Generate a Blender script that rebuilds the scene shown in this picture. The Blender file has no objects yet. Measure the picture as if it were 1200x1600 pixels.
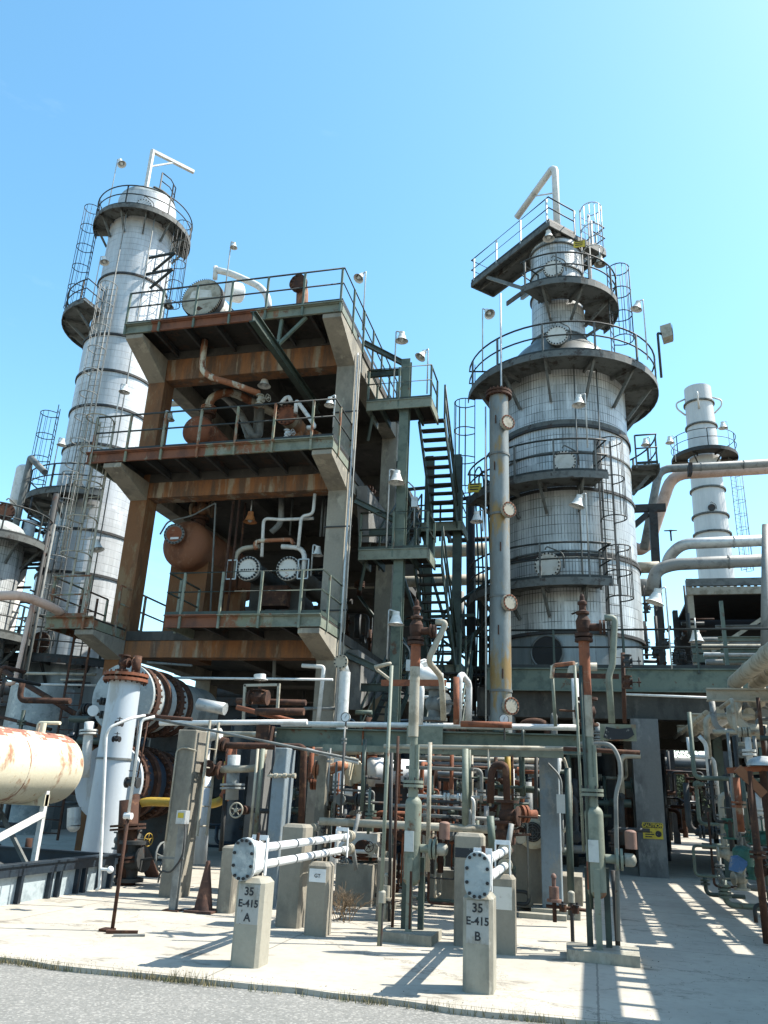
import bpy, math, random
from mathutils import Vector, Matrix
random.seed(7)
rad = math.radians
scn = bpy.context.scene
# ---------------------------------------------------------------- camera
FPX, PITCH, ROLL, YAW, EYE = 1238.0, .3426, .04456, -.2559, 1.65
_cp, _sp, _cr, _sr, _cy, _sy = math.cos(PITCH), math.sin(PITCH), math.cos(ROLL), math.sin(ROLL), math.cos(YAW), math.sin(YAW)
CF = Vector((_sy*_cp, _cy*_cp, _sp)); _rt = Vector((_cy, -_sy, 0)); _up = _rt.cross(CF)
CR = _rt*_cr + _up*_sr; CU = -_rt*_sr + _up*_cr
cam = bpy.data.cameras.new('camera'); camo = bpy.data.objects.new('camera', cam); scn.collection.objects.link(camo)
m3 = Matrix((CR, CU, -CF)).transposed(); camo.matrix_world = Matrix.Translation((0, 0, EYE)) @ m3.to_4x4()
cam.sensor_fit = 'VERTICAL'; cam.sensor_height = 36; cam.lens = FPX/1600*36; cam.clip_start = .1; cam.clip_end = 3000
scn.camera = camo
# ---------------------------------------------------------------- world and sun
SDIR = Vector((.69, .25, 1.0)).normalized()           # towards the sun
EL = math.asin(SDIR.z); AZ = math.atan2(SDIR.x, SDIR.y)
w = bpy.data.worlds.new('World'); scn.world = w; w.use_nodes = True
nt = w.node_tree; nt.nodes.clear()
sky = nt.nodes.new('ShaderNodeTexSky'); sky.sky_type = 'NISHITA'; sky.sun_disc = False
sky.sun_elevation = EL; sky.sun_rotation = AZ; sky.air_density = 1.0; sky.dust_density = .7; sky.ozone_density = 1.0
hs = nt.nodes.new('ShaderNodeHueSaturation'); hs.inputs['Hue'].default_value = .480; hs.inputs['Saturation'].default_value = 1.18
bg = nt.nodes.new('ShaderNodeBackground'); bg.inputs['Strength'].default_value = .15
wo = nt.nodes.new('ShaderNodeOutputWorld')
tc = nt.nodes.new('ShaderNodeTexCoord'); mpc = nt.nodes.new('ShaderNodeMapping'); mpc.inputs['Scale'].default_value = (1.6, 1.6, 5.5)
cn_ = nt.nodes.new('ShaderNodeTexNoise'); cn_.inputs['Scale'].default_value = 1.7; cn_.inputs['Detail'].default_value = 9; cn_.inputs['Roughness'].default_value = .62
cr_ = nt.nodes.new('ShaderNodeMapRange'); cr_.inputs['From Min'].default_value = .60; cr_.inputs['From Max'].default_value = .85; cr_.inputs['To Max'].default_value = .10
cm_ = nt.nodes.new('ShaderNodeMix'); cm_.data_type = 'RGBA'; cm_.inputs[7].default_value = (6.2, 6.6, 6.8, 1)
nt.links.new(tc.outputs['Generated'], mpc.inputs[0]); nt.links.new(mpc.outputs[0], cn_.inputs['Vector']); nt.links.new(cn_.outputs['Fac'], cr_.inputs['Value'])
nt.links.new(cr_.outputs[0], cm_.inputs[0]); nt.links.new(hs.outputs[0], cm_.inputs[6])
nt.links.new(sky.outputs[0], hs.inputs['Color']); nt.links.new(cm_.outputs[2], bg.inputs[0]); nt.links.new(bg.outputs[0], wo.inputs[0])
sl = bpy.data.lights.new('sun', 'SUN'); sl.energy = 5.0; sl.angle = rad(.53); sl.color = (1, .95, .86)
so = bpy.data.objects.new('sun', sl); scn.collection.objects.link(so); so.rotation_euler = SDIR.to_track_quat('Z', 'Y').to_euler()
scn.view_settings.view_transform = 'Standard'; scn.view_settings.look = 'None'; scn.view_settings.gamma = 1
scn.view_settings.exposure = 1.25
scn.cycles.max_bounces = 6; scn.cycles.diffuse_bounces = 3
# ---------------------------------------------------------------- pixel -> point at its true depth
def _ray(px, py): return CF + CR*((px-600)/FPX) - CU*((py-800)/FPX)
def W(px, py, Y):
    d = _ray(px, py); return Vector((0, 0, EYE)) + d*(Y/d.y)
def WX(px, py, X):
    d = _ray(px, py); return Vector((0, 0, EYE)) + d*(X/d.x)
def WZ(px, py, Z):
    d = _ray(px, py); return Vector((0, 0, EYE)) + d*((Z-EYE)/d.z)
def zat(py, X, Y):
    k = (800-py)/FPX; n = CU - CF*k
    return EYE - (n.x*X + n.y*Y)/n.z
V = Vector
# ---------------------------------------------------------------- materials
MATS = {}
def _n(t, ty, **k):
    nd = t.nodes.new(ty)
    for a, b in k.items(): setattr(nd, a, b)
    return nd
def _base(name, rough, metal):
    m = bpy.data.materials.new(name); m.use_nodes = True; t = m.node_tree
    b = t.nodes['Principled BSDF']; b.inputs['Roughness'].default_value = rough; b.inputs['Metallic'].default_value = metal
    b.inputs['Specular IOR Level'].default_value = .35
    MATS[name] = m; return m, t, b
def _noise(t, vec, scale, detail=5, rough=.6):
    n = _n(t, 'ShaderNodeTexNoise'); n.inputs['Scale'].default_value = scale; n.inputs['Detail'].default_value = detail
    n.inputs['Roughness'].default_value = rough; t.links.new(vec, n.inputs['Vector']); return n.outputs['Fac']
def _ramp(t, fac, a, b):
    r = _n(t, 'ShaderNodeMapRange'); r.inputs['From Min'].default_value = a; r.inputs['From Max'].default_value = b
    t.links.new(fac, r.inputs['Value']); return r.outputs[0]
def _mix(t, fac, c1, c2, mode='MIX'):
    x = _n(t, 'ShaderNodeMix', data_type='RGBA', blend_type=mode)
    if isinstance(fac, (int, float)): x.inputs[0].default_value = fac
    else: t.links.new(fac, x.inputs[0])
    for s, c in ((6, c1), (7, c2)):
        if isinstance(c, tuple): x.inputs[s].default_value = (*c, 1)
        else: t.links.new(c, x.inputs[s])
    return x.outputs[2]
def _pos(t, sc=(1, 1, 1)):
    g = _n(t, 'ShaderNodeNewGeometry'); mp = _n(t, 'ShaderNodeMapping'); mp.inputs['Scale'].default_value = sc
    t.links.new(g.outputs['Position'], mp.inputs['Vector']); return mp.outputs[0]
def _math(t, op, a, b=None, c=None):
    n = _n(t, 'ShaderNodeMath', operation=op)
    for i, x in enumerate((a, b, c)):
        if x is None: continue
        if isinstance(x, (int, float)): n.inputs[i].default_value = x
        else: t.links.new(x, n.inputs[i])
    return n.outputs[0]
def _bump(t, b, h, s=.3, d=.02):
    bp = _n(t, 'ShaderNodeBump'); bp.inputs['Strength'].default_value = s; bp.inputs['Distance'].default_value = d
    t.links.new(h, bp.inputs['Height']); t.links.new(bp.outputs[0], b.inputs['Normal'])
KEEP = {'white_paint': .75, 'pipe_white': .68, 'pale_blue': .62, 'white_dome': .72, 'lamp_white': .75, 'lamp_glass': 1, 'tank_orange': .8, 'tank_rusty_top': .8, 'pipe_cream': .55, 'lamp_orange': .8, 'rust_bright': .62, 'concrete_rust': .7, 'rust_edge': .75, 'panel_beige': .6, 'concrete': .62, 'concrete_dark': .33, 'green_rust': .6, 'green_light': .4, 'pipe_rust_cream': .65, 'steel_dark': .42, 'blue_dark': .6, 'black': 1, 'stencil': 1, 'sign_yellow': .7, 'galv': .75, 'head_grey': .75, 'pipe_yellow': .6, 'concrete_light': .62, 'motor_cream': .8, 'clad_stack': 1, 'pipe_pink': .85, 'vessel_rust': .8, 'column_rust': .62, 'standpipe': .62, 'bin_lit_panel': .8}
def mat(name, c1, c2=None, c3=None, s=2.5, t0=.5, t1=.62, streak=1.0, rough=.7, metal=0, var=.35, bump=.3, fine=18, s3=1.1, u0=.55, u1=.62):
    K = KEEP.get(name, .45); c1, c2, c3 = [tuple(K*x for x in c) if c else None for c in (c1, c2, c3)]
    m, t, b = _base(name, rough, metal)
    col = c1; p = _pos(t, (1, 1, streak)); p1 = _pos(t)
    if c2: col = _mix(t, _ramp(t, _noise(t, p, s, 7, .65), t0, t1), c1, c2)
    if c3: col = _mix(t, _ramp(t, _noise(t, p, s3*s, 6, .7), u0, u1), col, c3)
    f = _noise(t, p1, fine, 4, .7); g = _noise(t, p1, .8, 4)
    v = _math(t, 'ADD', _math(t, 'MULTIPLY', f, var), _math(t, 'MULTIPLY', g, var)); v = _math(t, 'ADD', v, 1-var)
    cv = _n(t, 'ShaderNodeCombineColor')
    for i in range(3): t.links.new(v, cv.inputs[i])
    col = _mix(t, 1.0, col, cv.outputs[0], 'MULTIPLY')
    t.links.new(col, b.inputs['Base Color'])
    if bump: _bump(t, b, f, bump, .01)
    return m
def clad(name, c1, c2, c3, du, dv, lu, lv, cl, metal=.3, rough=.45, thin=.12, stain=(.05, .05, .045), st=(.58, .72), fu=None):
    """sheet cladding held by wires: UV is in metres round and up the shell"""
    m, t, b = _base(name, rough, metal)
    uv = _n(t, 'ShaderNodeUVMap'); sp = _n(t, 'ShaderNodeSeparateXYZ'); t.links.new(uv.outputs[0], sp.inputs[0])
    u, v = sp.outputs[0], sp.outputs[1]
    def line(x, d, wd): return _math(t, 'LESS_THAN', _math(t, 'FRACT', _math(t, 'MULTIPLY', x, 1/d)), wd/d)
    pu = _math(t, 'FLOOR', _math(t, 'MULTIPLY', u, 1/(fu or du))); pv = _math(t, 'FLOOR', _math(t, 'MULTIPLY', v, 1/.9))
    cb = _n(t, 'ShaderNodeCombineXYZ'); t.links.new(pu, cb.inputs[0]); t.links.new(pv, cb.inputs[1])
    wn = _n(t, 'ShaderNodeTexWhiteNoise', noise_dimensions='2D'); t.links.new(cb.outputs[0], wn.inputs['Vector'])
    col = _mix(t, wn.outputs['Value'], c1, c2)
    mp = _n(t, 'ShaderNodeMapping'); mp.inputs['Scale'].default_value = (2.2, .22, 1); t.links.new(uv.outputs[0], mp.inputs['Vector'])
    nz = _noise(t, mp.outputs[0], 1.6, 8, .7)
    col = _mix(t, _ramp(t, nz, .42, .68), col, c3)
    mp2 = _n(t, 'ShaderNodeMapping'); mp2.inputs['Scale'].default_value = (3, .35, 1); mp2.inputs['Location'].default_value = (7, 3, 0); t.links.new(uv.outputs[0], mp2.inputs['Vector'])
    nz2 = _noise(t, mp2.outputs[0], 1.0, 8, .7)
    col = _mix(t, _math(t, 'MULTIPLY', _ramp(t, nz2, *st), .8), col, stain)
    L = _math(t, 'MAXIMUM', line(u, du, lu), line(v, dv, lv))
    L = _math(t, 'MULTIPLY', L, _ramp(t, _noise(t, uv.outputs[0], 1.3, 5, .7), .36, .56))
    col = _mix(t, _math(t, 'MULTIPLY', L, 1-thin), col, cl)
    t.links.new(col, b.inputs['Base Color'])
    h = _math(t, 'ADD', _math(t, 'MULTIPLY', L, .6), _noise(t, uv.outputs[0], 3, 3)); _bump(t, b, h, .35, .02)
    return m
mat('concrete', (.33, .30, .24), (.22, .205, .17), (.42, .39, .31), s=1.6, streak=.5, rough=.9)
mat('concrete_light', (.40, .38, .31), (.28, .265, .215), (.47, .45, .38), s=2.2, streak=.4, rough=.9)
mat('concrete_grey', (.27, .275, .265), (.18, .18, .175), (.36, .36, .34), s=1.5, streak=.5, rough=.9)
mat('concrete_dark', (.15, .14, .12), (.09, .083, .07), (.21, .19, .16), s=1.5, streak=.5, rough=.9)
mat('rust_edge', (.21, .085, .048), (.13, .06, .04), (.26, .24, .17), s=2.2, streak=.5, u0=.63, u1=.7, rough=.85)
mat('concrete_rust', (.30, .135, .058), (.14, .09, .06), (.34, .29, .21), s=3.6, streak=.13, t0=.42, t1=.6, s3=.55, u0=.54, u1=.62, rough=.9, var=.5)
mat('column_rust', (.25, .115, .05), (.15, .078, .042), (.30, .19, .10), s=1.3, streak=.35, rough=.9, var=.3)
mat('blue_concrete', (.33, .41, .46), (.25, .29, .30), (.42, .44, .42), s=2.2, streak=.6, rough=.85)
mat('rust', (.105, .045, .026), (.055, .028, .019), (.20, .095, .05), s=5, rough=.9, var=.5)
mat('rust_bright', (.28, .095, .045), (.15, .055, .03), (.38, .28, .2), s=4, rough=.85, u0=.58, u1=.66, var=.4)
mat('vessel_rust', (.235, .098, .05), (.16, .066, .036), (.29, .145, .085), s=1.8, rough=.75, streak=.4, var=.25)
mat('green', (.20, .255, .20), (.12, .165, .135), (.17, .09, .05), s=3, u0=.60, u1=.66, rough=.6, var=.3)
mat('green_dark', (.075, .11, .088), (.045, .062, .052), (.10, .06, .04), s=3, u0=.62, u1=.68, rough=.55)
mat('green_light', (.37, .41, .32), (.26, .30, .23), (.24, .13, .07), s=3.5, u0=.60, u1=.68, rough=.6)
mat('green_rust', (.25, .27, .19), (.28, .12, .06), (.33, .34, .27), s=2.6, t0=.46, t1=.54, rough=.8, streak=.6)
mat('grating', (.05, .045, .038), (.028, .026, .022), (.09, .05, .03), s=3, rough=.9)
mat('rail_dark', (.035, .045, .043), (.06, .065, .06), s=4, rough=.6)
mat('steel_grey', (.26, .28, .27), (.16, .17, .165), (.16, .09, .06), s=3, u0=.64, u1=.7, rough=.6, metal=.1)
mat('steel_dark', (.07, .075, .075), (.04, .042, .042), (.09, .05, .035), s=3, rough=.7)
mat('platform_grey', (.20, .215, .205), (.12, .128, .12), (.075, .06, .05), s=3, rough=.7)
mat('galv', (.50, .52, .51), (.36, .38, .38), s=5, rough=.45, metal=.35, var=.2)
mat('pipe_cream', (.52, .48, .38), (.34, .30, .22), (.28, .15, .08), s=4, u0=.63, u1=.7, rough=.7)
mat('pipe_white', (.72, .72, .69), (.56, .56, .52), (.35, .22, .14), s=5, u0=.67, u1=.72, rough=.55, var=.2)
mat('pipe_grey', (.38, .39, .37), (.24, .25, .24), (.2, .12, .08), s=3.5, u0=.64, u1=.7, rough=.6)
mat('pipe_pink', (.52, .36, .28), (.42, .28, .21), s=3, rough=.6)
mat('pipe_yellow', (.55, .36, .05), (.38, .25, .06), s=4, rough=.6)
mat('pipe_rust_cream', (.36, .145, .07), (.62, .58, .46), (.22, .085, .045), s=2.4, streak=.35, t0=.50, t1=.55, rough=.8)
mat('white_paint', (.72, .74, .74), (.6, .63, .65), s=3, rough=.5, var=.15, bump=.1)
mat('pale_blue', (.56, .62, .66), (.50, .55, .60), (.46, .47, .45), s=1.2, streak=.3, rough=.5, var=.12, bump=.1)
mat('tank_orange', (.62, .56, .41), (.30, .15, .085), (.40, .24, .13), s=2.4, t0=.56, t1=.64, streak=.5, u0=.60, u1=.66, s3=3, rough=.65, var=.25)
mat('tank_rusty_top', (.27, .115, .075), (.60, .53, .40), (.20, .08, .05), s=3.6, t0=.53, t1=.57, u0=.6, u1=.66, rough=.7)
mat('white_dome', (.66, .64, .58), (.5, .47, .40), (.3, .12, .06), s=3, u0=.65, u1=.7, rough=.5, var=.15)
mat('head_grey', (.36, .40, .40), (.22, .25, .26), (.48, .50, .48), s=2.6, rough=.55, metal=.1)
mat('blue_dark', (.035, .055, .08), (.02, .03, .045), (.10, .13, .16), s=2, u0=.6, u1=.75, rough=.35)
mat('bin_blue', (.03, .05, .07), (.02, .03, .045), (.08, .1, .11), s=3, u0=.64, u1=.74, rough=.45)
mat('bin_lit_panel', (.36, .42, .44), (.25, .30, .32), (.14, .15, .15), s=4, u0=.63, u1=.7, rough=.6)  # paler blue with the sunlight on the panels put in
mat('black', (.012, .012, .013), rough=.6, bump=0)
mat('worn_white', (.62, .62, .58), (.44, .42, .36), (.2, .17, .13), s=7, streak=.6, u0=.66, u1=.7, rough=.8)
mat('stencil', (.02, .022, .025), (.35, .34, .31), s=22, t0=.62, t1=.68, rough=.8, bump=0)
mat('sign_yellow', (.62, .48, .05), (.45, .34, .04), s=9, rough=.6, bump=0)
mat('cone_brown', (.15, .075, .055), (.09, .05, .04), (.24, .12, .08), s=6, rough=.85)
mat('lamp_white', (.72, .72, .68), (.6, .6, .56), s=7, rough=.45, var=.15)
mat('lamp_orange', (.48, .2, .07), (.33, .13, .05), s=7, rough=.6)
mat('lamp_glass', (.45, .47, .45), rough=.15, bump=0)
mat('panel_beige', (.42, .40, .33), (.30, .28, .22), s=6, rough=.6)
mat('cap_pink', (.35, .2, .15), (.25, .13, .1), s=6, rough=.7)
mat('motor_cream', (.60, .58, .46), (.42, .40, .3), (.3, .15, .08), s=5, u0=.66, u1=.7, rough=.5)
mat('cabinet_grey', (.15, .175, .19), (.10, .12, .13), s=2, rough=.5)
mat('dry_stem', (.36, .26, .16), (.22, .15, .1), s=14, rough=.9)
mat('dry_grass', (.36, .31, .17), (.22, .2, .1), (.2, .24, .09), s=9, rough=.9)
mat('standpipe', (.27, .30, .295), (.19, .21, .205), (.34, .22, .08), s=1.6, streak=.3, t0=.45, t1=.6, u0=.54, u1=.62, s3=.8, rough=.5, metal=.15, var=.2)
mat('standpipe_ochre', (.46, .34, .13), (.30, .28, .2), (.3, .11, .05), s=1.2, streak=.6, u0=.62, u1=.67, rough=.6, var=.2)
mat('neck_metal', (.33, .34, .32), (.22, .23, .22), (.45, .46, .44), s=1.2, streak=.4, rough=.4, metal=.4, var=.15)
mat('foliage', (.05, .09, .03), (.09, .13, .04), s=3, rough=.9)
mat('tarp_blue', (.08, .2, .42), (.4, .42, .42), s=6, rough=.6)
mat('valve_green', (.05, .2, .15), (.03, .1, .08), s=6, rough=.6)
clad('clad_ribbed', (.33, .345, .34), (.54, .555, .55), (.27, .28, .275), .095, .30, .017, .020, (.04, .043, .04), metal=.3, st=(.58, .72), fu=.38)
clad('clad_banded', (.40, .415, .42), (.50, .515, .52), (.32, .33, .335), .16, .32, .006, .020, (.15, .16, .16), metal=.2, st=(.68, .8), fu=1.1)
clad('clad_stack', (.46, .46, .44), (.42, .42, .41), (.38, .38, .37), 1.2, 2.4, .02, .03, (.4, .4, .38), metal=.1, st=(.7, .85), fu=2)
clad('clad_skirt', (.17, .195, .205), (.23, .26, .265), (.14, .16, .165), 1.9, 2.2, .02, .015, (.06, .06, .06), metal=.3, st=(.62, .75), fu=1.9)
def ground_mat():
    m, t, b = _base('pad_concrete', .9, 0)
    p = _pos(t)
    n1 = _noise(t, p, .7, 8, .65); n2 = _noise(t, p, 7, 6, .7)
    col = _mix(t, _ramp(t, n1, .35, .7), (.365, .335, .28), (.285, .262, .22))
    col = _mix(t, _math(t, 'MULTIPLY', _ramp(t, n2, .5, .72), .5), col, (.20, .185, .155))
    n3 = _noise(t, _pos(t, (.8, 1.4, 1)), 1.1, 9, .75)
    col = _mix(t, _math(t, 'MULTIPLY', _ramp(t, n3, .57, .66), .75), col, (.075, .066, .052))
    sp = _n(t, 'ShaderNodeSeparateXYZ'); t.links.new(_pos(t), sp.inputs[0])
    w1 = _math(t, 'ADD', sp.outputs[0], _math(t, 'MULTIPLY', n2, .05)); w2 = _math(t, 'ADD', sp.outputs[1], _math(t, 'MULTIPLY', n2, .05))
    j = _math(t, 'MAXIMUM', _math(t, 'LESS_THAN', _math(t, 'FRACT', _math(t, 'MULTIPLY', w1, .2857)), .006), _math(t, 'LESS_THAN', _math(t, 'FRACT', _math(t, 'MULTIPLY', w2, .26)), .006))
    col = _mix(t, _math(t, 'MULTIPLY', j, .7), col, (.12, .11, .09))
    vo = _n(t, 'ShaderNodeTexVoronoi', feature='DISTANCE_TO_EDGE'); vo.inputs['Scale'].default_value = .35
    mp = _math(t, 'ADD', n2, 0.); wv = _n(t, 'ShaderNodeVectorMath', operation='ADD')
    cx = _n(t, 'ShaderNodeCombineXYZ'); t.links.new(mp, cx.inputs[0]); t.links.new(n1, cx.inputs[1])
    t.links.new(p, wv.inputs[0]); t.links.new(cx.outputs[0], wv.inputs[1]); t.links.new(wv.outputs[0], vo.inputs['Vector'])
    col = _mix(t, _math(t, 'MULTIPLY', _math(t, 'LESS_THAN', vo.outputs['Distance'], .004), .6), col, (.13, .12, .1))
    t.links.new(col, b.inputs['Base Color']); _bump(t, b, n2, .25, .01)
    m, t, b = _base('asphalt', .95, 0)
    p = _pos(t); n1 = _noise(t, p, 1.1, 7, .7); n2 = _noise(t, p, 28, 4, .8)
    vo = _n(t, 'ShaderNodeTexVoronoi'); vo.inputs['Scale'].default_value = 55; t.links.new(p, vo.inputs['Vector'])
    hs = _n(t, 'ShaderNodeSeparateColor'); t.links.new(vo.outputs['Color'], hs.inputs[0])
    col = _mix(t, _ramp(t, n1, .35, .7), (.20, .195, .18), (.145, .145, .135))
    col = _mix(t, _ramp(t, n2, .36, .60), (.12, .12, .11), col)
    col = _mix(t, _math(t, 'MULTIPLY', _math(t, 'GREATER_THAN', hs.outputs[0], .86), .45), col, (.33, .32, .29))
    t.links.new(col, b.inputs['Base Color']); _bump(t, b, n2, .45, .015)
    m, t, b = _base('dirt', .95, 0)
    p = _pos(t); n1 = _noise(t, p, .5, 8, .7)
    t.links.new(_mix(t, _ramp(t, n1, .35, .7), (.26, .22, .16), (.17, .145, .10)), b.inputs['Base Color'])
ground_mat()
# ---------------------------------------------------------------- mesh builder
class G:
    def __init__(s): s.v = []; s.f = []; s.sm = []; s.uv = {}
    def face(s, idx, sm=False, uv=None):
        if uv: s.uv[len(s.f)] = uv
        s.f.append(idx); s.sm.append(sm)
    def box(s, a, b):
        x0, y0, z0 = (min(a[i], b[i]) for i in range(3)); x1, y1, z1 = (max(a[i], b[i]) for i in range(3))
        n = len(s.v)
        s.v += [V((x, y, z)) for z in (z0, z1) for x, y in ((x0, y0), (x1, y0), (x1, y1), (x0, y1))]
        for q in ((3, 2, 1, 0), (4, 5, 6, 7), (0, 1, 5, 4), (1, 2, 6, 5), (2, 3, 7, 6), (3, 0, 4, 7)): s.face([n+i for i in q])
        return s
    def prism(s, pts, h):
        """pts: planar loop, h: extrusion vector"""
        n = len(s.v); k = len(pts); s.v += [V(p) for p in pts] + [V(p)+V(h) for p in pts]
        s.face([n+i for i in range(k)][::-1]); s.face([n+k+i for i in range(k)])
        for i in range(k): j = (i+1) % k; s.face([n+i, n+j, n+k+j, n+k+i])
        return s
    def _fr(s, d, up=None):
        d = d.normalized(); up = V(up) if up is not None else V((0, 0, 1))
        if abs(d.dot(up.normalized())) > .97: up = V((0, 1, 0)) if abs(d.y) < .9 else V((1, 0, 0))
        r = d.cross(up).normalized(); return d, r, r.cross(d).normalized()
    def bar(s, p, q, w, h, up=None):
        p, q = V(p), V(q); d, r, u = s._fr(q-p, up); a, b = r*(w/2), u*(h/2)
        return s.prism([p-a-b, p+a-b, p+a+b, p-a+b], q-p)
    def ibeam(s, p, q, w, h, t=.02, up=None):
        p, q = V(p), V(q); d, r, u = s._fr(q-p, up)
        s.bar(p+u*(h/2-t/2), q+u*(h/2-t/2), w, t, u); s.bar(p-u*(h/2-t/2), q-u*(h/2-t/2), w, t, u)
        return s.bar(p, q, t, h-2*t-.002, u)
    def channel(s, p, q, w, h, side=1, t=.02, up=None):
        p, q = V(p), V(q); d, r, u = s._fr(q-p, up)
        s.bar(p+u*(h/2-t/2), q+u*(h/2-t/2), w, t, u); s.bar(p-u*(h/2-t/2), q-u*(h/2-t/2), w, t, u)
        o = r*(side*(w/2-t/2)); return s.bar(p+o, q+o, t, h-2*t-.002, u)
    def ring(s, c, r, u, R, n, sm=True):
        k = len(s.v); s.v += [c + r*(R*math.cos(2*math.pi*i/n)) + u*(R*math.sin(2*math.pi*i/n)) for i in range(n)]; return k
    def tube(s, pts, R, n=8, bend=0, closed=False, cap=True):
        pts = [V(p) for p in pts]
        if bend and len(pts) > 2:
            o = [pts[0]]
            for i in range(1, len(pts)-1):
                a, b, c = pts[i-1], pts[i], pts[i+1]; d1, d2 = (a-b), (c-b)
                k = min(bend, d1.length*.48, d2.length*.48)
                A, B = b+d1.normalized()*k, b+d2.normalized()*k
                for t in (0, .2, .4, .6, .8, 1): o.append(A*(1-t)**2 + b*2*t*(1-t) + B*t*t)
            o.append(pts[-1]); pts = o
        q = [pts[0]]
        for p in pts[1:]:
            if (p-q[-1]).length > 1e-5: q.append(p)
        pts = q
        if len(pts) < 2: return s
        d, r, u = s._fr(pts[1]-pts[0]); ks = []
        for i, p in enumerate(pts):
            if i == 0: t = pts[1]-pts[0] if not closed else pts[1]-pts[-1]
            elif i == len(pts)-1: t = pts[-1]-pts[-2] if not closed else pts[0]-pts[-2]
            else: t = (pts[i+1]-p).normalized() + (p-pts[i-1]).normalized()
            if t.length < 1e-6: t = d
            t = t.normalized(); r = (r - t*r.dot(t)).normalized(); u = r.cross(t).normalized() * -1
            ks.append(s.ring(p, r, u, R, n))
        m = len(ks)
        for i in range(m if closed else m-1):
            a, b = ks[i], ks[(i+1) % m]
            for j in range(n): k = (j+1) % n; s.face([a+j, a+k, b+k, b+j], True)
        if cap and not closed:
            s.face([ks[0]+j for j in range(n)][::-1]); s.face([ks[-1]+j for j in range(n)])
        return s
    def cyl(s, p, q, R, R2=None, n=16, cap=True):
        p, q = V(p), V(q); L = (q-p).length; return s.lathe(p, q-p, [(R, 0), (R if R2 is None else R2, L)], n, cap)
    def lathe(s, o, ax, prof, n=24, cap=True, sharp=True, a0=0, a1=360):
        """prof: (radius, height) list along ax; UV in metres"""
        o = V(o); d, r, u = s._fr(V(ax)); full = abs(a1-a0) > 359.9; m = n if full else n+1
        def rg(R, h):
            k = len(s.v)
            for i in range(m):
                a = rad(a0 + (a1-a0)*i/n); s.v.append(o + d*h + r*(R*math.cos(a)) + u*(R*math.sin(a)))
            return k
        L = 0; ks = None
        for i in range(len(prof)-1):
            (ra, ha), (rb, hb) = prof[i], prof[i+1]
            ka = rg(ra, ha) if (ks is None or sharp) else ks; kb = rg(rb, hb); ks = kb
            sl = math.hypot(rb-ra, hb-ha); rm = max(ra, rb)
            for j in range(n):
                k = (j+1) % m; u0, u1 = 2*math.pi*rm*j/n, 2*math.pi*rm*(j+1)/n
                v0, v1 = (o.z+ha, o.z+hb) if abs(d.z) > .9 else (L, L+sl)
                s.face([ka+j, ka+k, kb+k, kb+j], True, [(u0, v0), (u1, v0), (u1, v1), (u0, v1)])
            L += sl
        if cap and full:
            if prof[0][0] > 1e-4: k = rg(*prof[0]); s.face([k+j for j in range(n)][::-1])
            if prof[-1][0] > 1e-4: k = rg(*prof[-1]); s.face([k+j for j in range(n)])
        return s
    def dome(s, o, ax, R, H, n=24, steps=7, flip=False):
        pr = [(R*math.cos(t*math.pi/2/steps), H*math.sin(t*math.pi/2/steps)) for t in range(steps+1)]
        pr[-1] = (.001, H); return s.lathe(o, ax, pr, n, False, sharp=False)
    def sector(s, cx, cy, r0, r1, a0, a1, z0, z1, n=None):
        """ring sector, angle 0 faces the camera (-Y), positive to +X"""
        n = n or max(3, int(abs(a1-a0)/7)); full = abs(a1-a0) > 359
        def P(r, a, z): return V((cx+r*math.sin(a), cy-r*math.cos(a), z))
        k = len(s.v); m = n if full else n+1
        for i in range(m):
            a = rad(a0+(a1-a0)*i/n); s.v += [P(r0, a, z0), P(r1, a, z0), P(r1, a, z1), P(r0, a, z1)]
        for i in range(n):
            A = k+4*i; B = k+4*((i+1) % m)
            for x, y in ((0, 1), (1, 2), (2, 3), (3, 0)): s.face([A+x, B+x, B+y, A+y])
        if not full:
            s.face([k+3, k+2, k+1, k]); e = k+4*n; s.face([e, e+1, e+2, e+3])
        return s
def arc(cx, cy, r, a0, a1, z, n=None):
    n = n or max(4, int(abs(a1-a0)/6)); return [V((cx+r*math.sin(rad(a0+(a1-a0)*i/n)), cy-r*math.cos(rad(a0+(a1-a0)*i/n)), z)) for i in range(n+1)]
WL = {}
def tag(o, label=None, cat=None, group=None, kind=None):
    if label: o['label'] = label
    if cat: o['category'] = cat
    if group: o['group'] = group
    if kind: o['kind'] = kind
    return o
def thing(name, loc, label, cat, group=None):
    o = bpy.data.objects.new(name, None); o.empty_display_size = .2; scn.collection.objects.link(o)
    o.location = V(loc); WL[o.name] = V(loc); return tag(o, label, cat, group)
def add(name, g, m, parent=None, label=None, cat=None, group=None, kind=None):
    if parent is not None: base = WL[parent.name]
    else:
        n = len(g.v); base = V((sum(p.x for p in g.v)/n, sum(p.y for p in g.v)/n, min(p.z for p in g.v)))
    me = bpy.data.meshes.new(name); me.from_pydata([tuple(p-base) for p in g.v], [], g.f); me.materials.append(MATS[m])
    me.polygons.foreach_set('use_smooth', g.sm)
    if g.uv:
        ul = me.uv_layers.new(name='UVMap'); li = 0; dat = [0.0]*(2*len(me.loops))
        for i, p in enumerate(me.polygons):
            q = g.uv.get(i)
            if q:
                for j, (a, b) in enumerate(q): dat[2*(p.loop_start+j)] = a; dat[2*(p.loop_start+j)+1] = b
        ul.data.foreach_set('uv', dat)
    me.update(); o = bpy.data.objects.new(name, me); scn.collection.objects.link(o)
    if parent is not None: o.parent = parent; WL[o.name] = base
    else: o.location = base; WL[o.name] = base
    return tag(o, label, cat, group, kind)
def copy_tree(o, parent=None):
    c = o.copy(); scn.collection.objects.link(c)
    if parent is not None: c.parent = parent
    for ch in list(o.children): copy_tree(ch, c)
    return c
GLYPH = {}
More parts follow.
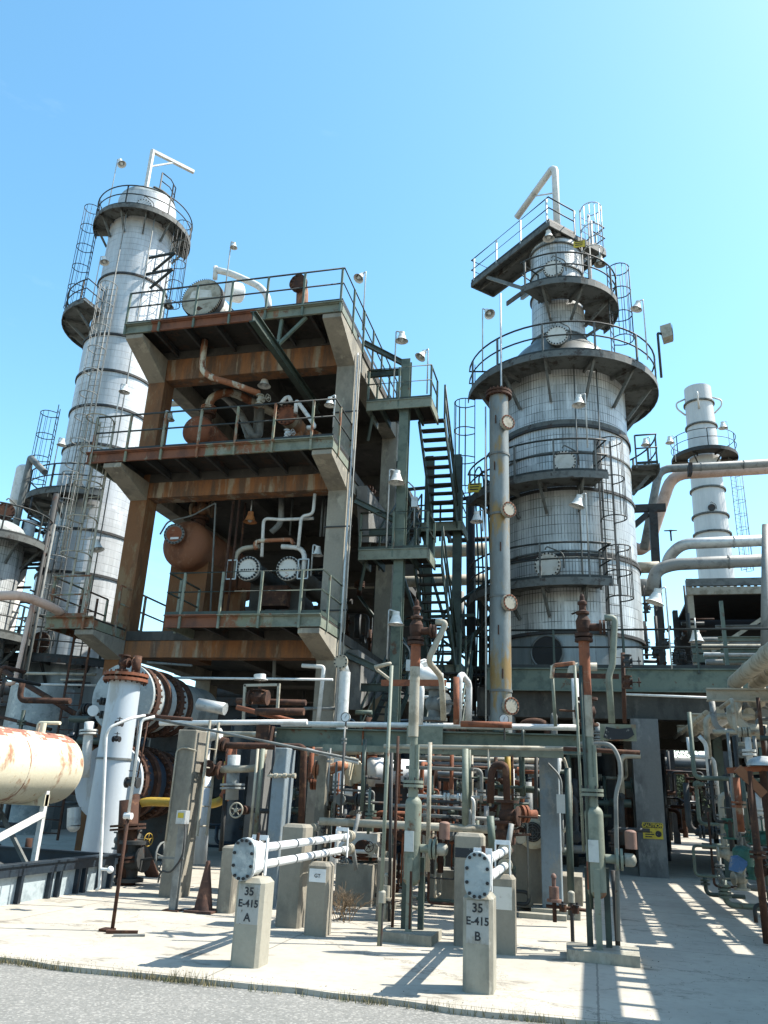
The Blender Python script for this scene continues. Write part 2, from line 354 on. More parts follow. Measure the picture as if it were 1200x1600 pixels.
def text(name, s, size, loc, rot, m, parent, bold=.0):
    cu = bpy.data.curves.new(name, 'FONT'); cu.body = s; cu.size = size; cu.align_x = 'CENTER'; cu.align_y = 'CENTER'; cu.offset = bold; cu.extrude = .001; cu.space_line = 1.15
    t = bpy.data.objects.new(name+'_tmp', cu); scn.collection.objects.link(t)
    me = bpy.data.meshes.new_from_object(t.evaluated_get(bpy.context.evaluated_depsgraph_get())); bpy.data.objects.remove(t)
    me.materials.clear(); me.materials.append(MATS[m]); o = bpy.data.objects.new(name, me); scn.collection.objects.link(o)
    if parent is not None: o.parent = parent; o.location = V(loc)-WL[parent.name]
    else: o.location = V(loc)
    o.rotation_euler = rot; return o
# ---------------------------------------------------------------- shared builders
def rail(parent, paths, m='rail_dark', h=1.07, sp=1.5, pm=None, r=.03, mid=True, post_drop=.12):
    """handrail along polylines at floor height; tubes are one part, each post another"""
    g = G()
    for path in paths:
        path = [V(p) for p in path]
        g.tube([p+V((0, 0, h)) for p in path], r, 6)
        if mid: g.tube([p+V((0, 0, h*.55)) for p in path], r*.9, 6)
        for a, b in zip(path, path[1:]): g.bar(a+V((0, 0, .06)), b+V((0, 0, .06)), .008, .1)
    hr = add('handrail', g, m, parent)
    for path in paths:
        path = [V(p) for p in path]; L = [0]
        for a, b in zip(path, path[1:]): L.append(L[-1]+(b-a).length)
        n = max(1, round(L[-1]/sp))
        for i in range(n+1):
            t = L[-1]*i/n; k = 0
            while k < len(L)-2 and L[k+1] < t: k += 1
            sg = (L[k+1]-L[k]) or 1; p = path[k].lerp(path[k+1], (t-L[k])/sg)
            add('rail_post', G().bar(p-V((0, 0, post_drop)), p+V((0, 0, h)), .055, .055, (path[k+1]-path[k])), pm or m, parent)
    return hr
def round_platform(tower, cx, cy, z, r0, r1, a0, a1, m='platform_grey', rm='rail_dark', h=1.07, sp=1.3, nb=5, rail_rng=None, ends=True, drop=.9, pm=None):
    g = G().sector(cx, cy, r0, r1-.03, a0, a1, z-.05, z)
    g.sector(cx, cy, r1-.03, r1, a0, a1, z-.2, z+.02)
    p = add('platform', g, m, tower)
    ra, rb = rail_rng or (a0, a1)
    path = arc(cx, cy, r1-.05, ra, rb, z)
    if ends:
        def pt(r, a): return V((cx+r*math.sin(rad(a)), cy-r*math.cos(rad(a)), z))
        path = [pt(r0+.15, ra)]+path+[pt(r0+.15, rb)]
    rail(p, [path], rm, h, sp, pm)
    for i in range(nb):
        a = rad(a0+(a1-a0)*(i+.5)/nb); sn, cs = math.sin(a), -math.cos(a)
        b = G().bar((cx+sn*r0, cy+cs*r0, z-.12), (cx+sn*(r1-.05), cy+cs*(r1-.05), z-.12), .07, .13)
        b.bar((cx+sn*(r0+.02), cy+cs*(r0+.02), z-drop), (cx+sn*(r1-.25), cy+cs*(r1-.25), z-.15), .07, .1)
        add('bracket', b, m, p)
    return p
def ladder(parent, x, y, z0, z1, out, w=.42, m='rail_dark', cage=None, tilt=0, cm=None):
    """out: unit vector away from the wall (side the climber is on)"""
    out = V(out).normalized(); sd = out.cross(V((0, 0, 1))).normalized(); g = G(); b = V((x, y, 0))
    for k in (-1, 1): g.bar(b+sd*(k*w/2)+V((0, 0, z0)), b+sd*(k*w/2)+V((0, 0, z1)), .06, .025, out)
    n = int((z1-z0)/.3)
    for i in range(n): g.tube([b-sd*(w/2)+V((0, 0, z0+.15+i*.3)), b+sd*(w/2)+V((0, 0, z0+.15+i*.3))], .013, 5)
    l = add('ladder', g, m, parent)
    if cage:
        c0, c1 = cage; g = G(); R = .36; k = max(2, round((c1-c0)/1.1))
        A = [rad(-115+230*i/10) for i in range(11)]
        for i in range(k+1):
            z = c0+(c1-c0)*i/k; pts = [b+sd*(w/2)+V((0, 0, z))]+[b+out*(.36+R*math.cos(a))+sd*(-R*math.sin(a))*-1*-1+V((0, 0, z)) for a in A][::1]+[b-sd*(w/2)+V((0, 0, z))]
            if (pts[0]-pts[1]).length > (pts[0]-pts[-2]).length: pts = [pts[0]]+pts[1:-1][::-1]+[pts[-1]]
            g.tube(pts, .02, 5)
        for a in (-95, -60, -30, 0, 30, 60, 95):
            a = rad(a); q = b+out*(.36+R*math.cos(a))+sd*(R*math.sin(a)); g.tube([q+V((0, 0, c0)), q+V((0, 0, c1))], .012, 4)
        add('ladder_cage', g, cm or m, parent)
    return l
def flange(g, c, d, R, t=.05, n=20): c = V(c); d = V(d).normalized(); g.cyl(c-d*t/2, c+d*t/2, R, n=n)
def bolts(parent, c, d, R, n=12, r=.02, t=.05, m='black', name='bolt_ring'):
    g = G(); c = V(c); d, a, b = g._fr(V(d))
    for i in range(n):
        t_ = 2*math.pi*(i+.5)/n; p = c+a*(R*math.cos(t_))+b*(R*math.sin(t_)); g.cyl(p, p+d*t, r, n=6)
    return add(name, g, m, parent)
def manway(parent, c, d, R, m='galv', L=.3, nb=18, hinge=True, name='manway', neck='platform_grey', label=None, davit=True):
    c = V(c); d = V(d).normalized(); g = G().cyl(c, c+d*L, R*.78, n=22); g.cyl(c+d*(L-.09), c+d*(L-.045), R, n=26); g.cyl(c+d*(L-.04), c+d*L, R, n=26)
    if davit:
        sd = d.cross(V((0, 0, 1))).normalized()
        g.tube([c+d*(L-.1)-sd*(R+.07)+V((0, 0, -.1)), c+d*(L-.1)-sd*(R+.07)+V((0, 0, R*.9)), c+d*(L+.02)+V((0, 0, R+.18)), c+d*(L+.02)+sd*.05+V((0, 0, R+.08))], .022, 6, bend=.15)
    o = add(name, g, neck, parent, label); add('cover', G().cyl(c+d*(L+.001), c+d*(L+.02), R*.97, n=28), m, o); bolts(o, c+d*(L-.12), d, R*.89, nb, R*.055+.004, .17)
    return o
def pipe(name, label, pts, r, m, fl=(), cat='pipe', group=None, bend=None, n=10, parent=None, fm=None, hoops=0):
    g = G().tube(pts, r, n, bend if bend is not None else r*3)
    if hoops:
        P = [V(p) for p in pts]
        for a, b in zip(P, P[1:]):
            k = int((b-a).length/hoops)
            for i in range(1, k): q = a.lerp(b, i/k); flange(g, q, b-a, r*1.12, .035, n)
    o = add(name, g, m, parent, None if parent else label, None if parent else cat, group)
    P = [V(p) for p in pts]
    for f in fl:
        k = int(f); k = min(k, len(P)-2); q = P[k].lerp(P[k+1], f-k); d = (P[k+1]-P[k]).normalized(); h = G()
        flange(h, q-d*.03, d, r*1.7+.02, .035, 14); flange(h, q+d*.03, d, r*1.7+.02, .035, 14); add('flange', h, fm or m, o)
    return o
def handwheel(g, c, ax, R, r=.013):
    c = V(c); d, a, b = g._fr(V(ax)); N = 16
    g.tube([c+a*(R*math.cos(2*math.pi*i/N))+b*(R*math.sin(2*math.pi*i/N)) for i in range(N)], r, 5, closed=True)
    for i in range(5): t = 2*math.pi*i/5+.3; g.tube([c, c+a*(R*math.cos(t))+b*(R*math.sin(t))], r*.7, 4)
    g.cyl(c-d*.03, c+d*.03, r*2.2, n=8)
def valve(name, label, c, ax, stem, R, m, wm=None, group=None, cat='valve', wheel=True, parent=None, L=1.0):
    """gate valve: body with two flanges along ax, bonnet and stem along stem, handwheel"""
    c = V(c); d = V(ax).normalized(); s = V(stem).normalized(); g = G()
    g.cyl(c-d*R*1.5, c+d*R*1.5, R*.7, n=12); g.lathe(c-s*R, s, [(.01, 0), (R*.7, R*.25), (R, R), (R*.85, R*1.7), (R*.6, R*2.1)], 12)
    for k in (-1, 1): flange(g, c+d*k*R*1.5, d, R*1.25, R*.3, 14)
    flange(g, c+s*R*1.2, s, R*1.05, R*.22, 12); g.cyl(c+s*R*1.2, c+s*R*(3.4*L), R*.13, n=6)
    for k in (-1, 1):
        q = d.cross(s)*k*R*.45; g.bar(c+s*R*1.2+q, c+s*R*(2.7*L)+q*.5, R*.14, R*.14)
    o = add(name, g, m, parent, None if parent else label, None if parent else cat, group)
    if wheel:
        h = G(); handwheel(h, c+s*R*(3.3*L), s, R*1.2, R*.1); add('handwheel', h, wm or m, o)
    return o
def bell(g, c, ax, s=1.0):
    """bell lamp shade hanging from c along ax (pointing to the opening)"""
    g.lathe(c, ax, [(.05*s, -.10*s), (.085*s, -.09*s), (.085*s, .0), (.10*s, .04*s), (.15*s, .12*s), (.20*s, .20*s), (.235*s, .22*s)], 16)
def lamp(label, head, base=None, m='lamp_white', pm='galv', s=1.0, ax=(0, 0, -1), arm=.16, group='bell lamps on the plant', side=None, glass=True):
    """head: top of the shade; base: foot of its pole, or None for one hung on a stem"""
    head = V(head); t = thing('platform_lamp', base if base is not None else head, label, 'lamp', group)
    ax = V(ax).normalized(); g = G(); c = head-V((0, 0, .1*s))
    g.lathe(c, ax, [(.045*s, -.13*s), (.095*s, -.12*s), (.095*s, -.02*s), (.11*s, 0), (.15*s, .12*s), (.19*s, .2*s), (.225*s, .22*s), (.215*s, .215*s), (.18*s, .19*s), (.12*s, .05*s), (.01, .04*s)], 18, False)
    add('lamp_shade', g, m, t)
    g = G().dome(c+ax*.07*s, ax, .1*s, .16*s, 14, 5); add('bulb_glass', g, 'lamp_glass', t)
    g = G()
    if base is not None:
        base = V(base); sd = V((base.x-head.x, base.y-head.y, 0))
        g.tube([base, V((base.x, base.y, head.z-.02)), V((base.x, base.y, head.z+.02))+V((0, 0, .06)), c-ax*.12*s], .022, 7, bend=.08)
    else: g.tube([c-ax*.12*s, c-ax*.12*s+V((0, 0, .35))], .02, 6)
    add('pole', g, pm, t); return t
# ================================================================ THE SETTING: ground
g = G(); random.seed(3)
edge = []; x = -60.0
while x < 60: edge.append(V((x, 7.62 + .05*math.sin(x*1.7) + random.uniform(-.035, .035), 0))); x += .35
k = len(edge)
for i in range(k-1): g.prism([edge[i]-V((0, 0, .08)), edge[i+1]-V((0, 0, .08)), V((edge[i+1].x, 60, -.08)), V((edge[i].x, 60, -.08))], (0, 0, .08))
add('concrete_pad', g, 'pad_concrete', kind='structure')
g = G().box((-60, -20, -.30), (60, 7.75, -.045)); add('road', g, 'asphalt', kind='structure')
g = G().box((-1500, -400, -.6), (1500, 2500, -.31)); add('ground', g, 'dirt', kind='structure')
# dry weeds along the pad edge
g = G(); random.seed(11)
for i in range(1500):
    c = random.choice([-4.9, -4.2, -3.9, -3.55, -2.0, -1.2, -5.6, -5.2, -.6, -6.3]); x = random.gauss(c, .16) if random.random() < .75 else random.uniform(-7, 1.5)
    y = 7.58+random.uniform(-.05, .05); h = random.uniform(.02, .095)*(1.5 if abs(x+3.6) < .2 else 1); a = random.uniform(0, 6.28); d = V((math.cos(a), math.sin(a), 0))*.004; l = V((random.uniform(-.4, .4), random.uniform(-.4, .4), 1))*h
    n = len(g.v); b = V((x, y, -.04)); g.v += [b-d, b+d, b+l]; g.face([n, n+1, n+2])
add('dry_grass', g, 'dry_grass', label='sparse dry grass growing along the cracked edge of the pad', cat='grass', kind='stuff')

# ================================================================ CONCRETE FRAME WITH THREE OPEN LEVELS
FX0, FX1, FY0, FY1 = -12.23, -5.86, 18.5, 24.25
LV = [(5.48, 4.75), (9.95, 9.2), (13.9, 12.92)]
cf = thing('concrete_structure', (-9, 18.5, 0), 'tall rust stained concrete frame of open levels holding vessels and exchangers', 'structure')
for i, (x0, y0) in enumerate(((FX0, FY0), (FX1-.52, FY0), (FX0, 23.7), (FX1-.52, 23.7))):
    add('column', G().box((x0, y0, 0), (x0+.52, y0+.55, 13.6)), 'column_rust' if i == 0 else 'concrete', cf, 'rust brown front left column' if i == 0 else None)
for zt, zb in LV:
    m = 'concrete_rust'
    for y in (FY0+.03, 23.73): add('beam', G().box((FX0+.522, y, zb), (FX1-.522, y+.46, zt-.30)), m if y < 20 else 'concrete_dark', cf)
    for x in (FX0+.02, FX1-.50): add('beam', G().box((x, FY0+.552, zb+.12), (x+.46, 23.698, zt-.30)), 'concrete', cf)
    add('beam', G().box((-9.2, FY0+.5, zb+.1), (-8.85, 23.72, zt-.302)), 'concrete_dark', cf)
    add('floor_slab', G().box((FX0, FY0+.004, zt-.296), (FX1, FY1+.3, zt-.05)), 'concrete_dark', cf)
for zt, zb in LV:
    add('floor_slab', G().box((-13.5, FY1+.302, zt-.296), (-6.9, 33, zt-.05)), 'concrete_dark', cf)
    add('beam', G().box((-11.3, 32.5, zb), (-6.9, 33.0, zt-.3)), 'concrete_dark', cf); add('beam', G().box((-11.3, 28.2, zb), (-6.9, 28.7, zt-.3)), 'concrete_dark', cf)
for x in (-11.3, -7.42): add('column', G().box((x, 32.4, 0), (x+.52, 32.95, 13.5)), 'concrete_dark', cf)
def corbel(x0, x1, zt, zb, y0=17.04, y1=18.498):
    add('corbel', G().prism([(x0, y0, zt), (x0, y0, zt-.12), (x0, y1, zb), (x0, y1, zt)], (x1-x0, 0, 0)), 'concrete', cf)
for zt, zb in LV:
    corbel(FX1-.52, FX1, zt-.297, zb-.07); corbel(FX0, FX0+.52, zt-.297, zb-.07)
# side corbels and ties towards the stair
for zt, zb in LV[:2]:
    add('corbel', G().prism([(FX1+.002, 19.3, zt-.4), (FX1+.002, 19.8, zb-1.1), (FX1+.002, 22.8, zb-.2), (FX1+.002, 22.8, zt-.4)], (.3, 0, 0)), 'concrete_grey', cf)
def edge_platform(x0, x1, y0, y1, zt, m='green_rust', h=.27, joist=.85, railp=None, rm='green', deck='grating', end_y=None, cuts=None):
    g = G().box((x0, y0+.07, zt-.045), (x1, y1+.2, zt-.002))
    p = add('platform', g, deck, cf)
    xs = [x0]+[x0+(x1-x0)*t for t, _ in (cuts or ())]+[x1]; ms = [q for _, q in (cuts or ())]+[m]
    for xa, xb, mm_ in zip(xs, xs[1:], ms):
        e = G().channel((xa, y0+.035, zt-h/2), (xb-.002, y0+.035, zt-h/2), .07, h, -1)
        e.box((xa-.0, y0-.06, zt+.002), (xb-.002, y0+.08, zt+.03)); add('edge_beam', e, mm_, p)
    for xx in (x0, x1-.07):
        add('edge_beam', G().bar((xx+.035, y0+.08, zt-h/2), (xx+.035, y1-.02, zt-h/2), .06, h-.01), m, p)
    n = int((x1-x0)/joist)
    for i in range(1, n): xx = x0+(x1-x0)*i/n; add('joist', G().ibeam((xx, y0+.08, zt-.16), (xx, y1, zt-.16), .07, .2, .012), 'steel_dark', p)
    if railp: rail(p, railp, rm[0] if isinstance(rm, tuple) else rm, 1.07, 1.05, rm[1] if isinstance(rm, tuple) else rm, r=.026, post_drop=.3)
    return p
zt = 13.9
edge_platform(FX0-.06, FX1+.02, 17, 18.498, zt, railp=[[(FX0-.05, 17.0, zt), (FX1+.02, 17.0, zt), (FX1+.02, 24.4, zt)]], rm=('rail_dark', 'green'), m='green_light', cuts=((.13, 'green_light'), (.62, 'rust_edge'), (.72, 'green_rust')))
zt = 9.95
edge_platform(FX0-.55, FX1+.02, 17, 18.498, zt, railp=[[(FX0-.4, 17.0, zt), (FX1+.02, 17.0, zt), (FX1+.02, 18.5, zt)]], rm=('rail_dark', 'green_rust'), m='green_light', cuts=((.5, 'rust_edge'), (.78, 'green_rust')))
zt = 5.48
edge_platform(-9.8, FX1+.02, 17, 18.498, zt, railp=[[(-9.8, 18.6, zt), (-9.8, 17.0, zt), (FX1+.02, 17.0, zt), (FX1+.02, 18.5, zt)]], rm=('green_dark', 'green_light'), m='green_light', cuts=((.35, 'rust_edge'), (.7, 'green_rust')))
edge_platform(-13.1, -11.75, 17, 18.498, zt, railp=[[(-13.1, 19.5, zt), (-13.1, 17.0, zt), (-12.0, 17.0, zt)], [(-11.75, 18.0, zt), (-11.75, 20.5, zt)]], rm='green_rust', joist=.6)
# trolley beam slung under the top platform
a = WZ(395, 494, 12.68); tb = add('trolley_beam', G().ibeam((a.x, a.y, 12.68), (a.x, 20.6, 12.68), .17, .3, .025), 'green_dark', label='long dark green trolley beam jutting out under the top platform', cat='beam')
for px, q in ((440, 0), (478, 1)):
    b = V((a.x+.02, 17.12, 12.84)); t_ = V((W(px, 500, 17.1).x, 17.12, 13.62)); add('hanger', G().bar(b, t_, .08, .08), 'green', tb)

# ================================================================ STAIR TOWER
st = thing('stair_tower', (-4.7, 19.5, 0), 'green steel stair tower with switchback flights beside the concrete frame', 'stairs')
PX = -4.68
for y, x in ((19.75, PX), (23.6, PX), (23.6, -3.75)): add('post', G().ibeam((x, y, 0), (x, y, 13.6 if y < 20 else 12.2), .26, .26, .03, up=(0, 1, 0)), 'green' if y < 20 else 'green_dark', st)
def stair_platform(x0, x1, y0, y1, zt, rp):
    p = add('platform', G().box((x0+.03, y0+.03, zt-.05), (x1-.03, y1, zt)), 'grating', st)
    e = G()
    for a, b in (((x0, y0), (x1, y0)), ((x1, y0), (x1, y1)), ((x0, y0), (x0, y1))):
        e.bar((a[0], a[1], zt-.12), (b[0], b[1], zt-.12), .05, .27)
    e.box((x0-.02, y0-.05, zt+.005), (x1+.02, y0+.06, zt+.03)); add('edge_beam', e, 'green_light', p)
    add('bracket', G().bar((x0+.1, y0+.3, zt-.25), (FX1+.05, y0+.5, zt-.95), .07, .07), 'green_dark', p)
    for i in range(3): add('joist', G().bar((x0+.4+i*.5, y0+.05, zt-.16), (x0+.4+i*.5, y1, zt-.16), .06, .2), 'green_dark', p)
    rail(p, rp, 'green_dark', 1.07, .9, 'green', r=.026, post_drop=.2)
SX0, SX1 = -5.74, -3.9
for zt in (12.18, 7.76): stair_platform(SX0, SX1, 19.5, 20.7, zt, [[(SX0, 20.5, zt), (SX0, 19.5, zt), (SX1, 19.5, zt), (SX1, 20.5, zt)]])
for zt in (9.75, 5.3): stair_platform(-5.5, -3.55, 23.2, 24.4, zt, [[(-3.55, 23.2, zt), (-3.55, 24.4, zt), (-5.5, 24.4, zt)]])
def flight(x0, x1, ya, za, yb, zb, railside):
    g = G()
    for x in (x0-.03, x1+.03): g.bar((x, ya, za-.12), (x, yb, zb-.12), .035, .26)
    f = add('flight', g, 'green_dark', st); n = round(abs(za-zb)/.21)
    tr = G()
    for i in range(n): t = (i+.5)/n; y = ya+(yb-ya)*t; z = za+(zb-za)*t; tr.box((x0, y-.11, z-.03), (x1, y+.13, z)); tr.box((x0, y-.12, z-.05), (x1, y-.105, z))
    add('treads', tr, 'steel_dark', f)
    for x in railside:
        h = G(); 
        for k in (1.0, .55): h.tube([(x, ya, za+k), (x, yb, zb+k)], .028, 6)
        for t in (0, .33, .66, 1): y = ya+(yb-ya)*t; z = za+(zb-za)*t; h.bar((x, y, z-.1), (x, y, z+1.0), .05, .05)
        add('handrail', h, 'green_dark', f)
flight(-4.42, -3.72, 20.6, 12.18, 23.2, 9.75, (-3.69,)); flight(-5.45, -4.88, 20.6, 7.76, 23.2, 9.75, (-5.48, -4.85))
flight(-4.42, -3.72, 20.6, 7.76, 23.2, 5.3, (-3.69, -4.45)); flight(-5.45, -4.88, 19.6, 2.7, 23.2, 5.3, (-5.48, -4.85))
for z in (13.25, 8.35, 4.2):
    add('tie_beam', G().ibeam((FX1, 19.75, z), (PX-.13, 19.75, z), .1, .2), 'green_dark', st); add('tie_beam', G().ibeam((FX1, 19.2, z+.75), (PX-.1, 19.8, z+.3), .1, .16), 'green_dark', st)
for a, b in (((FX1, 23.8, 12.2), (PX, 23.6, 9.0)), ((FX1, 23.8, 9.2), (PX, 23.6, 6.0)), ((PX, 23.65, 8.6), (-3.75, 23.65, 5.5)), ((FX1, 23.8, 6.9), (PX, 23.6, 4.9)), ((FX1, 23.9, 11.2), (-3.75, 23.65, 11.2)), ((FX1, 23.9, 6.9), (-3.2, 23.65, 6.9))):
    add('brace', G().bar(a, b, .09, .09), 'green_dark', st)

# ================================================================ DECK UNDER THE BIG TOWER
dk = thing('equipment_deck', (1.4, 22.5, 0), 'green edged equipment deck on concrete columns under the ribbed tower', 'deck')
DZ = 5.13
add('floor_slab', G().box((-2.7, 22.58, DZ-.5), (16, 36, DZ-.02)), 'concrete_dark', dk)
add('edge_beam', G().channel((-2.7, 22.5, DZ-.3), (4.6, 22.5, DZ-.3), .1, .62, -1, .03), 'green', dk)
add('edge_beam', G().channel((4.62, 22.5, DZ-.28), (16, 22.5, DZ-.28), .1, .56, -1, .03), 'green_light', dk)
for x in (-2.65, 1.1, 6.5, 11.5):
    for y in (22.7, 28.5, 34.5):
        add('column', G().box((x, y-.18, 0), (x+.69, y+.5, DZ-1.3)), 'concrete_grey', dk)
for y in (22.9, 28.7, 34.7): add('beam', G().box((-3.0, y-.2, DZ-1.298), (16, y+.35, DZ-.502)), 'concrete_dark', dk)
rail(dk, [[(-2.7, 22.5, DZ), (16, 22.5, DZ)]], 'rail_dark', 1.07, 1.9, 'green_dark', r=.03)
sg = thing('caution_sign', (1.5, 22.5, 2.2), 'small yellow caution sign on the grey concrete deck column', 'sign')
c = W(1020, 1298, 22.51); u = .24
add('sign_plate', G().box((c.x-u, 22.495, c.z-u*.8), (c.x+u, 22.515, c.z+u*.8)), 'sign_yellow', sg)
add('sign_header', G().box((c.x-u+.02, 22.488, c.z+u*.28), (c.x+u-.02, 22.494, c.z+u*.74)), 'stencil', sg)
text('lettering', 'CAUTION', .115, (c.x, 22.484, c.z+u*.5), (rad(90), 0, 0), 'sign_yellow', sg, .004)
g = G()
for i, wd in enumerate((.17, .22, .16)): g.box((c.x-u+.05, 22.488, c.z-.02-i*.055), (c.x-u+.05+wd, 22.493, c.z-.045-i*.055))
g.cyl((c.x+.13, 22.494, c.z-.07), (c.x+.13, 22.486, c.z-.07), .075, n=16); add('symbol', g, 'stencil', sg)

# ================================================================ BIG RIBBED TOWER (right)
TX, TY = -.44, 25.5
t2 = thing('ribbed_tower', (TX, TY, DZ), 'wide ribbed metal clad tower with round platforms and manways on the deck', 'tower')
def shell(tw, x, y, segs, m, n=64, name='shell_section'):
    for z0, z1, r0, r1 in segs: add(name, G().lathe((x, y, z0), (0, 0, 1), [(r0, 0), (r1, z1-z0)], n, True), m, tw)
def band(tw, x, y, z, r, h=.12, m='steel_dark', a0=0, a1=360): add('band', G().sector(x, y, r-.02, r+.045, a0, a1, z-h/2, z+h/2, 48), m, tw)
shell(t2, TX, TY, [(DZ, 6.3, 2.18, 2.18)], 'clad_skirt'); shell(t2, TX, TY, [(6.3, 8.62, 2.24, 2.24), (8.62, 10.75, 2.2, 2.2), (10.75, 12.9, 2.17, 2.17), (12.9, 15.2, 2.14, 2.14)], 'clad_ribbed')
shell(t2, TX, TY, [(17.1, 18.9, .95, .93), (18.9, 21.1, .93, .93)], 'clad_ribbed', 40)
g = G().lathe((TX, TY, 15.2), (0, 0, 1), [(2.13, 0), (2.1, .35), (1.9, .85), (1.5, 1.35), (1.08, 1.75), (.97, 1.95)], 56, False, sharp=False); add('cone_section', g, 'neck_metal', t2)
g = G().dome((TX, TY, 21.1), (0, 0, 1), .93, .4, 36, 6); add('top_head', g, 'neck_metal', t2)
for z, r in ((6.3, 2.24), (8.62, 2.24), (10.75, 2.2), (12.9, 2.19)): band(t2, TX, TY, z, r, .09)
for z, r in ((8.75, 2.2), (13.02, 2.15), (12.0, 2.17), (17.15, .97), (19.0, .95), (19.9, .94), (20.9, .95)): band(t2, TX, TY, z, r, .05 if r < 1 or z < 12.5 else .2, 'platform_grey')
def radial(cx, cy, px, py, r):
    """outward direction and point on the shell seen at this pixel"""
    Y = cy-r
    for _ in range(12):
        p = W(px, py, Y); dx = p.x-cx; Y = cy-math.sqrt(max(.01, r*r-dx*dx))
    p = W(px, py, Y); return p, V((p.x-cx, p.y-cy, 0)).normalized()
for px, py, r, R in ((882, 722, 2.2, .36), (856, 884, 2.22, .40), (865, 421, .93, .36)):
    p, d = radial(TX, TY, px, py, r+.25); manway(t2, p-d*.3, d, R, 'white_dome', .36, 20)
p, d = radial(TX, TY, 871, 533, 1.75); manway(t2, p-d*.5, d, .37, 'white_dome', .85, 22)
# skirt opening: its inner shade painted as a black disc
p, d = radial(TX, TY, 855, 1019, 2.2); g = G().cyl(p-d*.12, p+d*.03, .46, n=32); add('skirt_opening', g, 'black', t2)
g = G(); a_ = [d.cross(V((0, 0, 1)))*(.48*math.cos(i*math.pi/16))+V((0, 0, 1))*(.48*math.sin(i*math.pi/16))+p+d*.03 for i in range(32)]; g.tube(a_, .035, 6, closed=True); add('opening_rim', g, 'steel_grey', t2)
round_platform(t2, TX, TY, 15.0, 2.15, 3.25, -80, 152, nb=8, ends=True, sp=1.7, drop=1.2, pm='platform_grey')
round_platform(t2, TX, TY, 18.5, .97, 2.15, -34, 130, nb=4, sp=1.1, pm='platform_grey')
round_platform(t2, TX, TY, 10.88, 2.22, 3.3, -75, 24, nb=4, sp=1.3, pm='platform_grey')
round_platform(t2, TX, TY, 7.66, 2.26, 3.2, -75, 24, nb=4, sp=1.3, pm='platform_grey')
round_platform(t2, TX, TY, 12.3, 2.22, 3.1, 88, 150, nb=3, sp=1.0, pm='platform_grey')
# top davit walkway turned 45 degrees
zt = 21.44; C0 = V((-.6, 24.0, zt)); dl = V((-.72, .69, 0)).normalized(); dr = V((.69, .72, 0)).normalized()
def wp(a, b, z=0): return C0+dl*a+dr*b+V((0, 0, z))
tp = add('platform', G().prism([wp(0, 0, -.05), wp(4.5, 0, -.05), wp(4.5, 1.15, -.05), wp(1.6, 1.15, -.05), wp(1.6, 2.9, -.05), wp(0, 2.9, -.05)], (0, 0, .05)), 'platform_grey', t2)
e = G()
for a, b in ((wp(0, 0, -.13), wp(4.5, 0, -.13)), (wp(4.5, 0, -.13), wp(4.5, 1.15, -.13)), (wp(4.5, 1.15, -.13), wp(1.6, 1.15, -.13)), (wp(4.3, 1.7, -.45), wp(1.2, 1.7, -.45)), (wp(0, 0, -.13), wp(0, 2.9, -.13)), (wp(1.6, 1.15, -.13), wp(1.6, 2.9, -.13)), (wp(0, 2.9, -.13), wp(1.6, 2.9, -.13)), (wp(4.4, .42, -.15), wp(.1, .42, -.15))): e.bar(a, b, .06, .2)
add('edge_beam', e, 'platform_grey', tp)
for a, b in ((wp(3.6, 1.9, -.5), V((TX-.7, TY-.2, 19.6))), (wp(3.6, .1, -.25), V((TX-.9, TY-.1, 19.5))), (wp(.3, 2.4, -.2), V((TX+.7, TY-.2, 20.2)))): add('bracket', G().bar(a, b, .12, .12), 'steel_grey', tp)
rail(tp, [[wp(1.6, 1.15), wp(4.5, 1.15), wp(4.5, 0), wp(0, 0), wp(0, 1.3)], [wp(0, 2.2), wp(0, 2.9), wp(1.6, 2.9)]], 'rail_dark', 1.07, 1.5, 'galv')
ladder(t2, wp(0, 1.75).x+.05, wp(0, 1.75).y-.1, 18.8, 22.6, -dl, .42, 'steel_grey', (20.6, 22.5), cm='galv')
dv = G(); b0 = wp(.35, .75); dv.tube([b0-V((0, 0, 1.6)), b0+V((0, 0, 3.0)), b0+V((0, 0, 3.15))+dl*.15, b0+dl*2.2+dr*.0+V((0, 0, 2.25))], .13, 10, bend=.1); dv.tube([b0+V((0, 0, 1.9)), b0+dl*1.2+V((0, 0, 2.6))], .03, 6)
add('davit', dv, 'pipe_white', t2)
# ladders on the tower
for az, z0, z1, cg in ((31, DZ, 8.9, (7.2, 8.7)), (30, 7.72, 12.3, (9.6, 12.1))):
    a = rad(az); o = V((math.sin(a), -math.cos(a), 0)); q = V((TX, TY, 0))+o*2.55
    ladder(t2, q.x, q.y, z0, z1, o, .45, 'rail_dark', cg)
for az, z0, z1, r, cg in ((-83, 11.0, 16.3, 3.0, (11.6, 14.9)), (75, 15.2, 19.9, 1.9, (16.8, 19.7))):
    a = rad(az); o = V((math.sin(a), -math.cos(a), 0)); q = V((TX, TY, 0))+o*r
    ladder(t2, q.x, q.y, z0, z1, o, .45, 'rail_dark', cg)
for az in (12, 31): a = rad(az); q = V((TX+2.3*math.sin(a), TY-2.3*math.cos(a), 0)); add('conduit', G().tube([q+V((0, 0, DZ)), q+V((0, 0, 15))], .025, 6), 'steel_grey', t2)
a = rad(-32); q = V((TX+3.38*math.sin(a), TY-3.38*math.cos(a), 0)); add('conduit', G().tube([q+V((0, 0, 9.8)), q+V((0, 0, 17.6))], .03, 6), 'galv', t2)

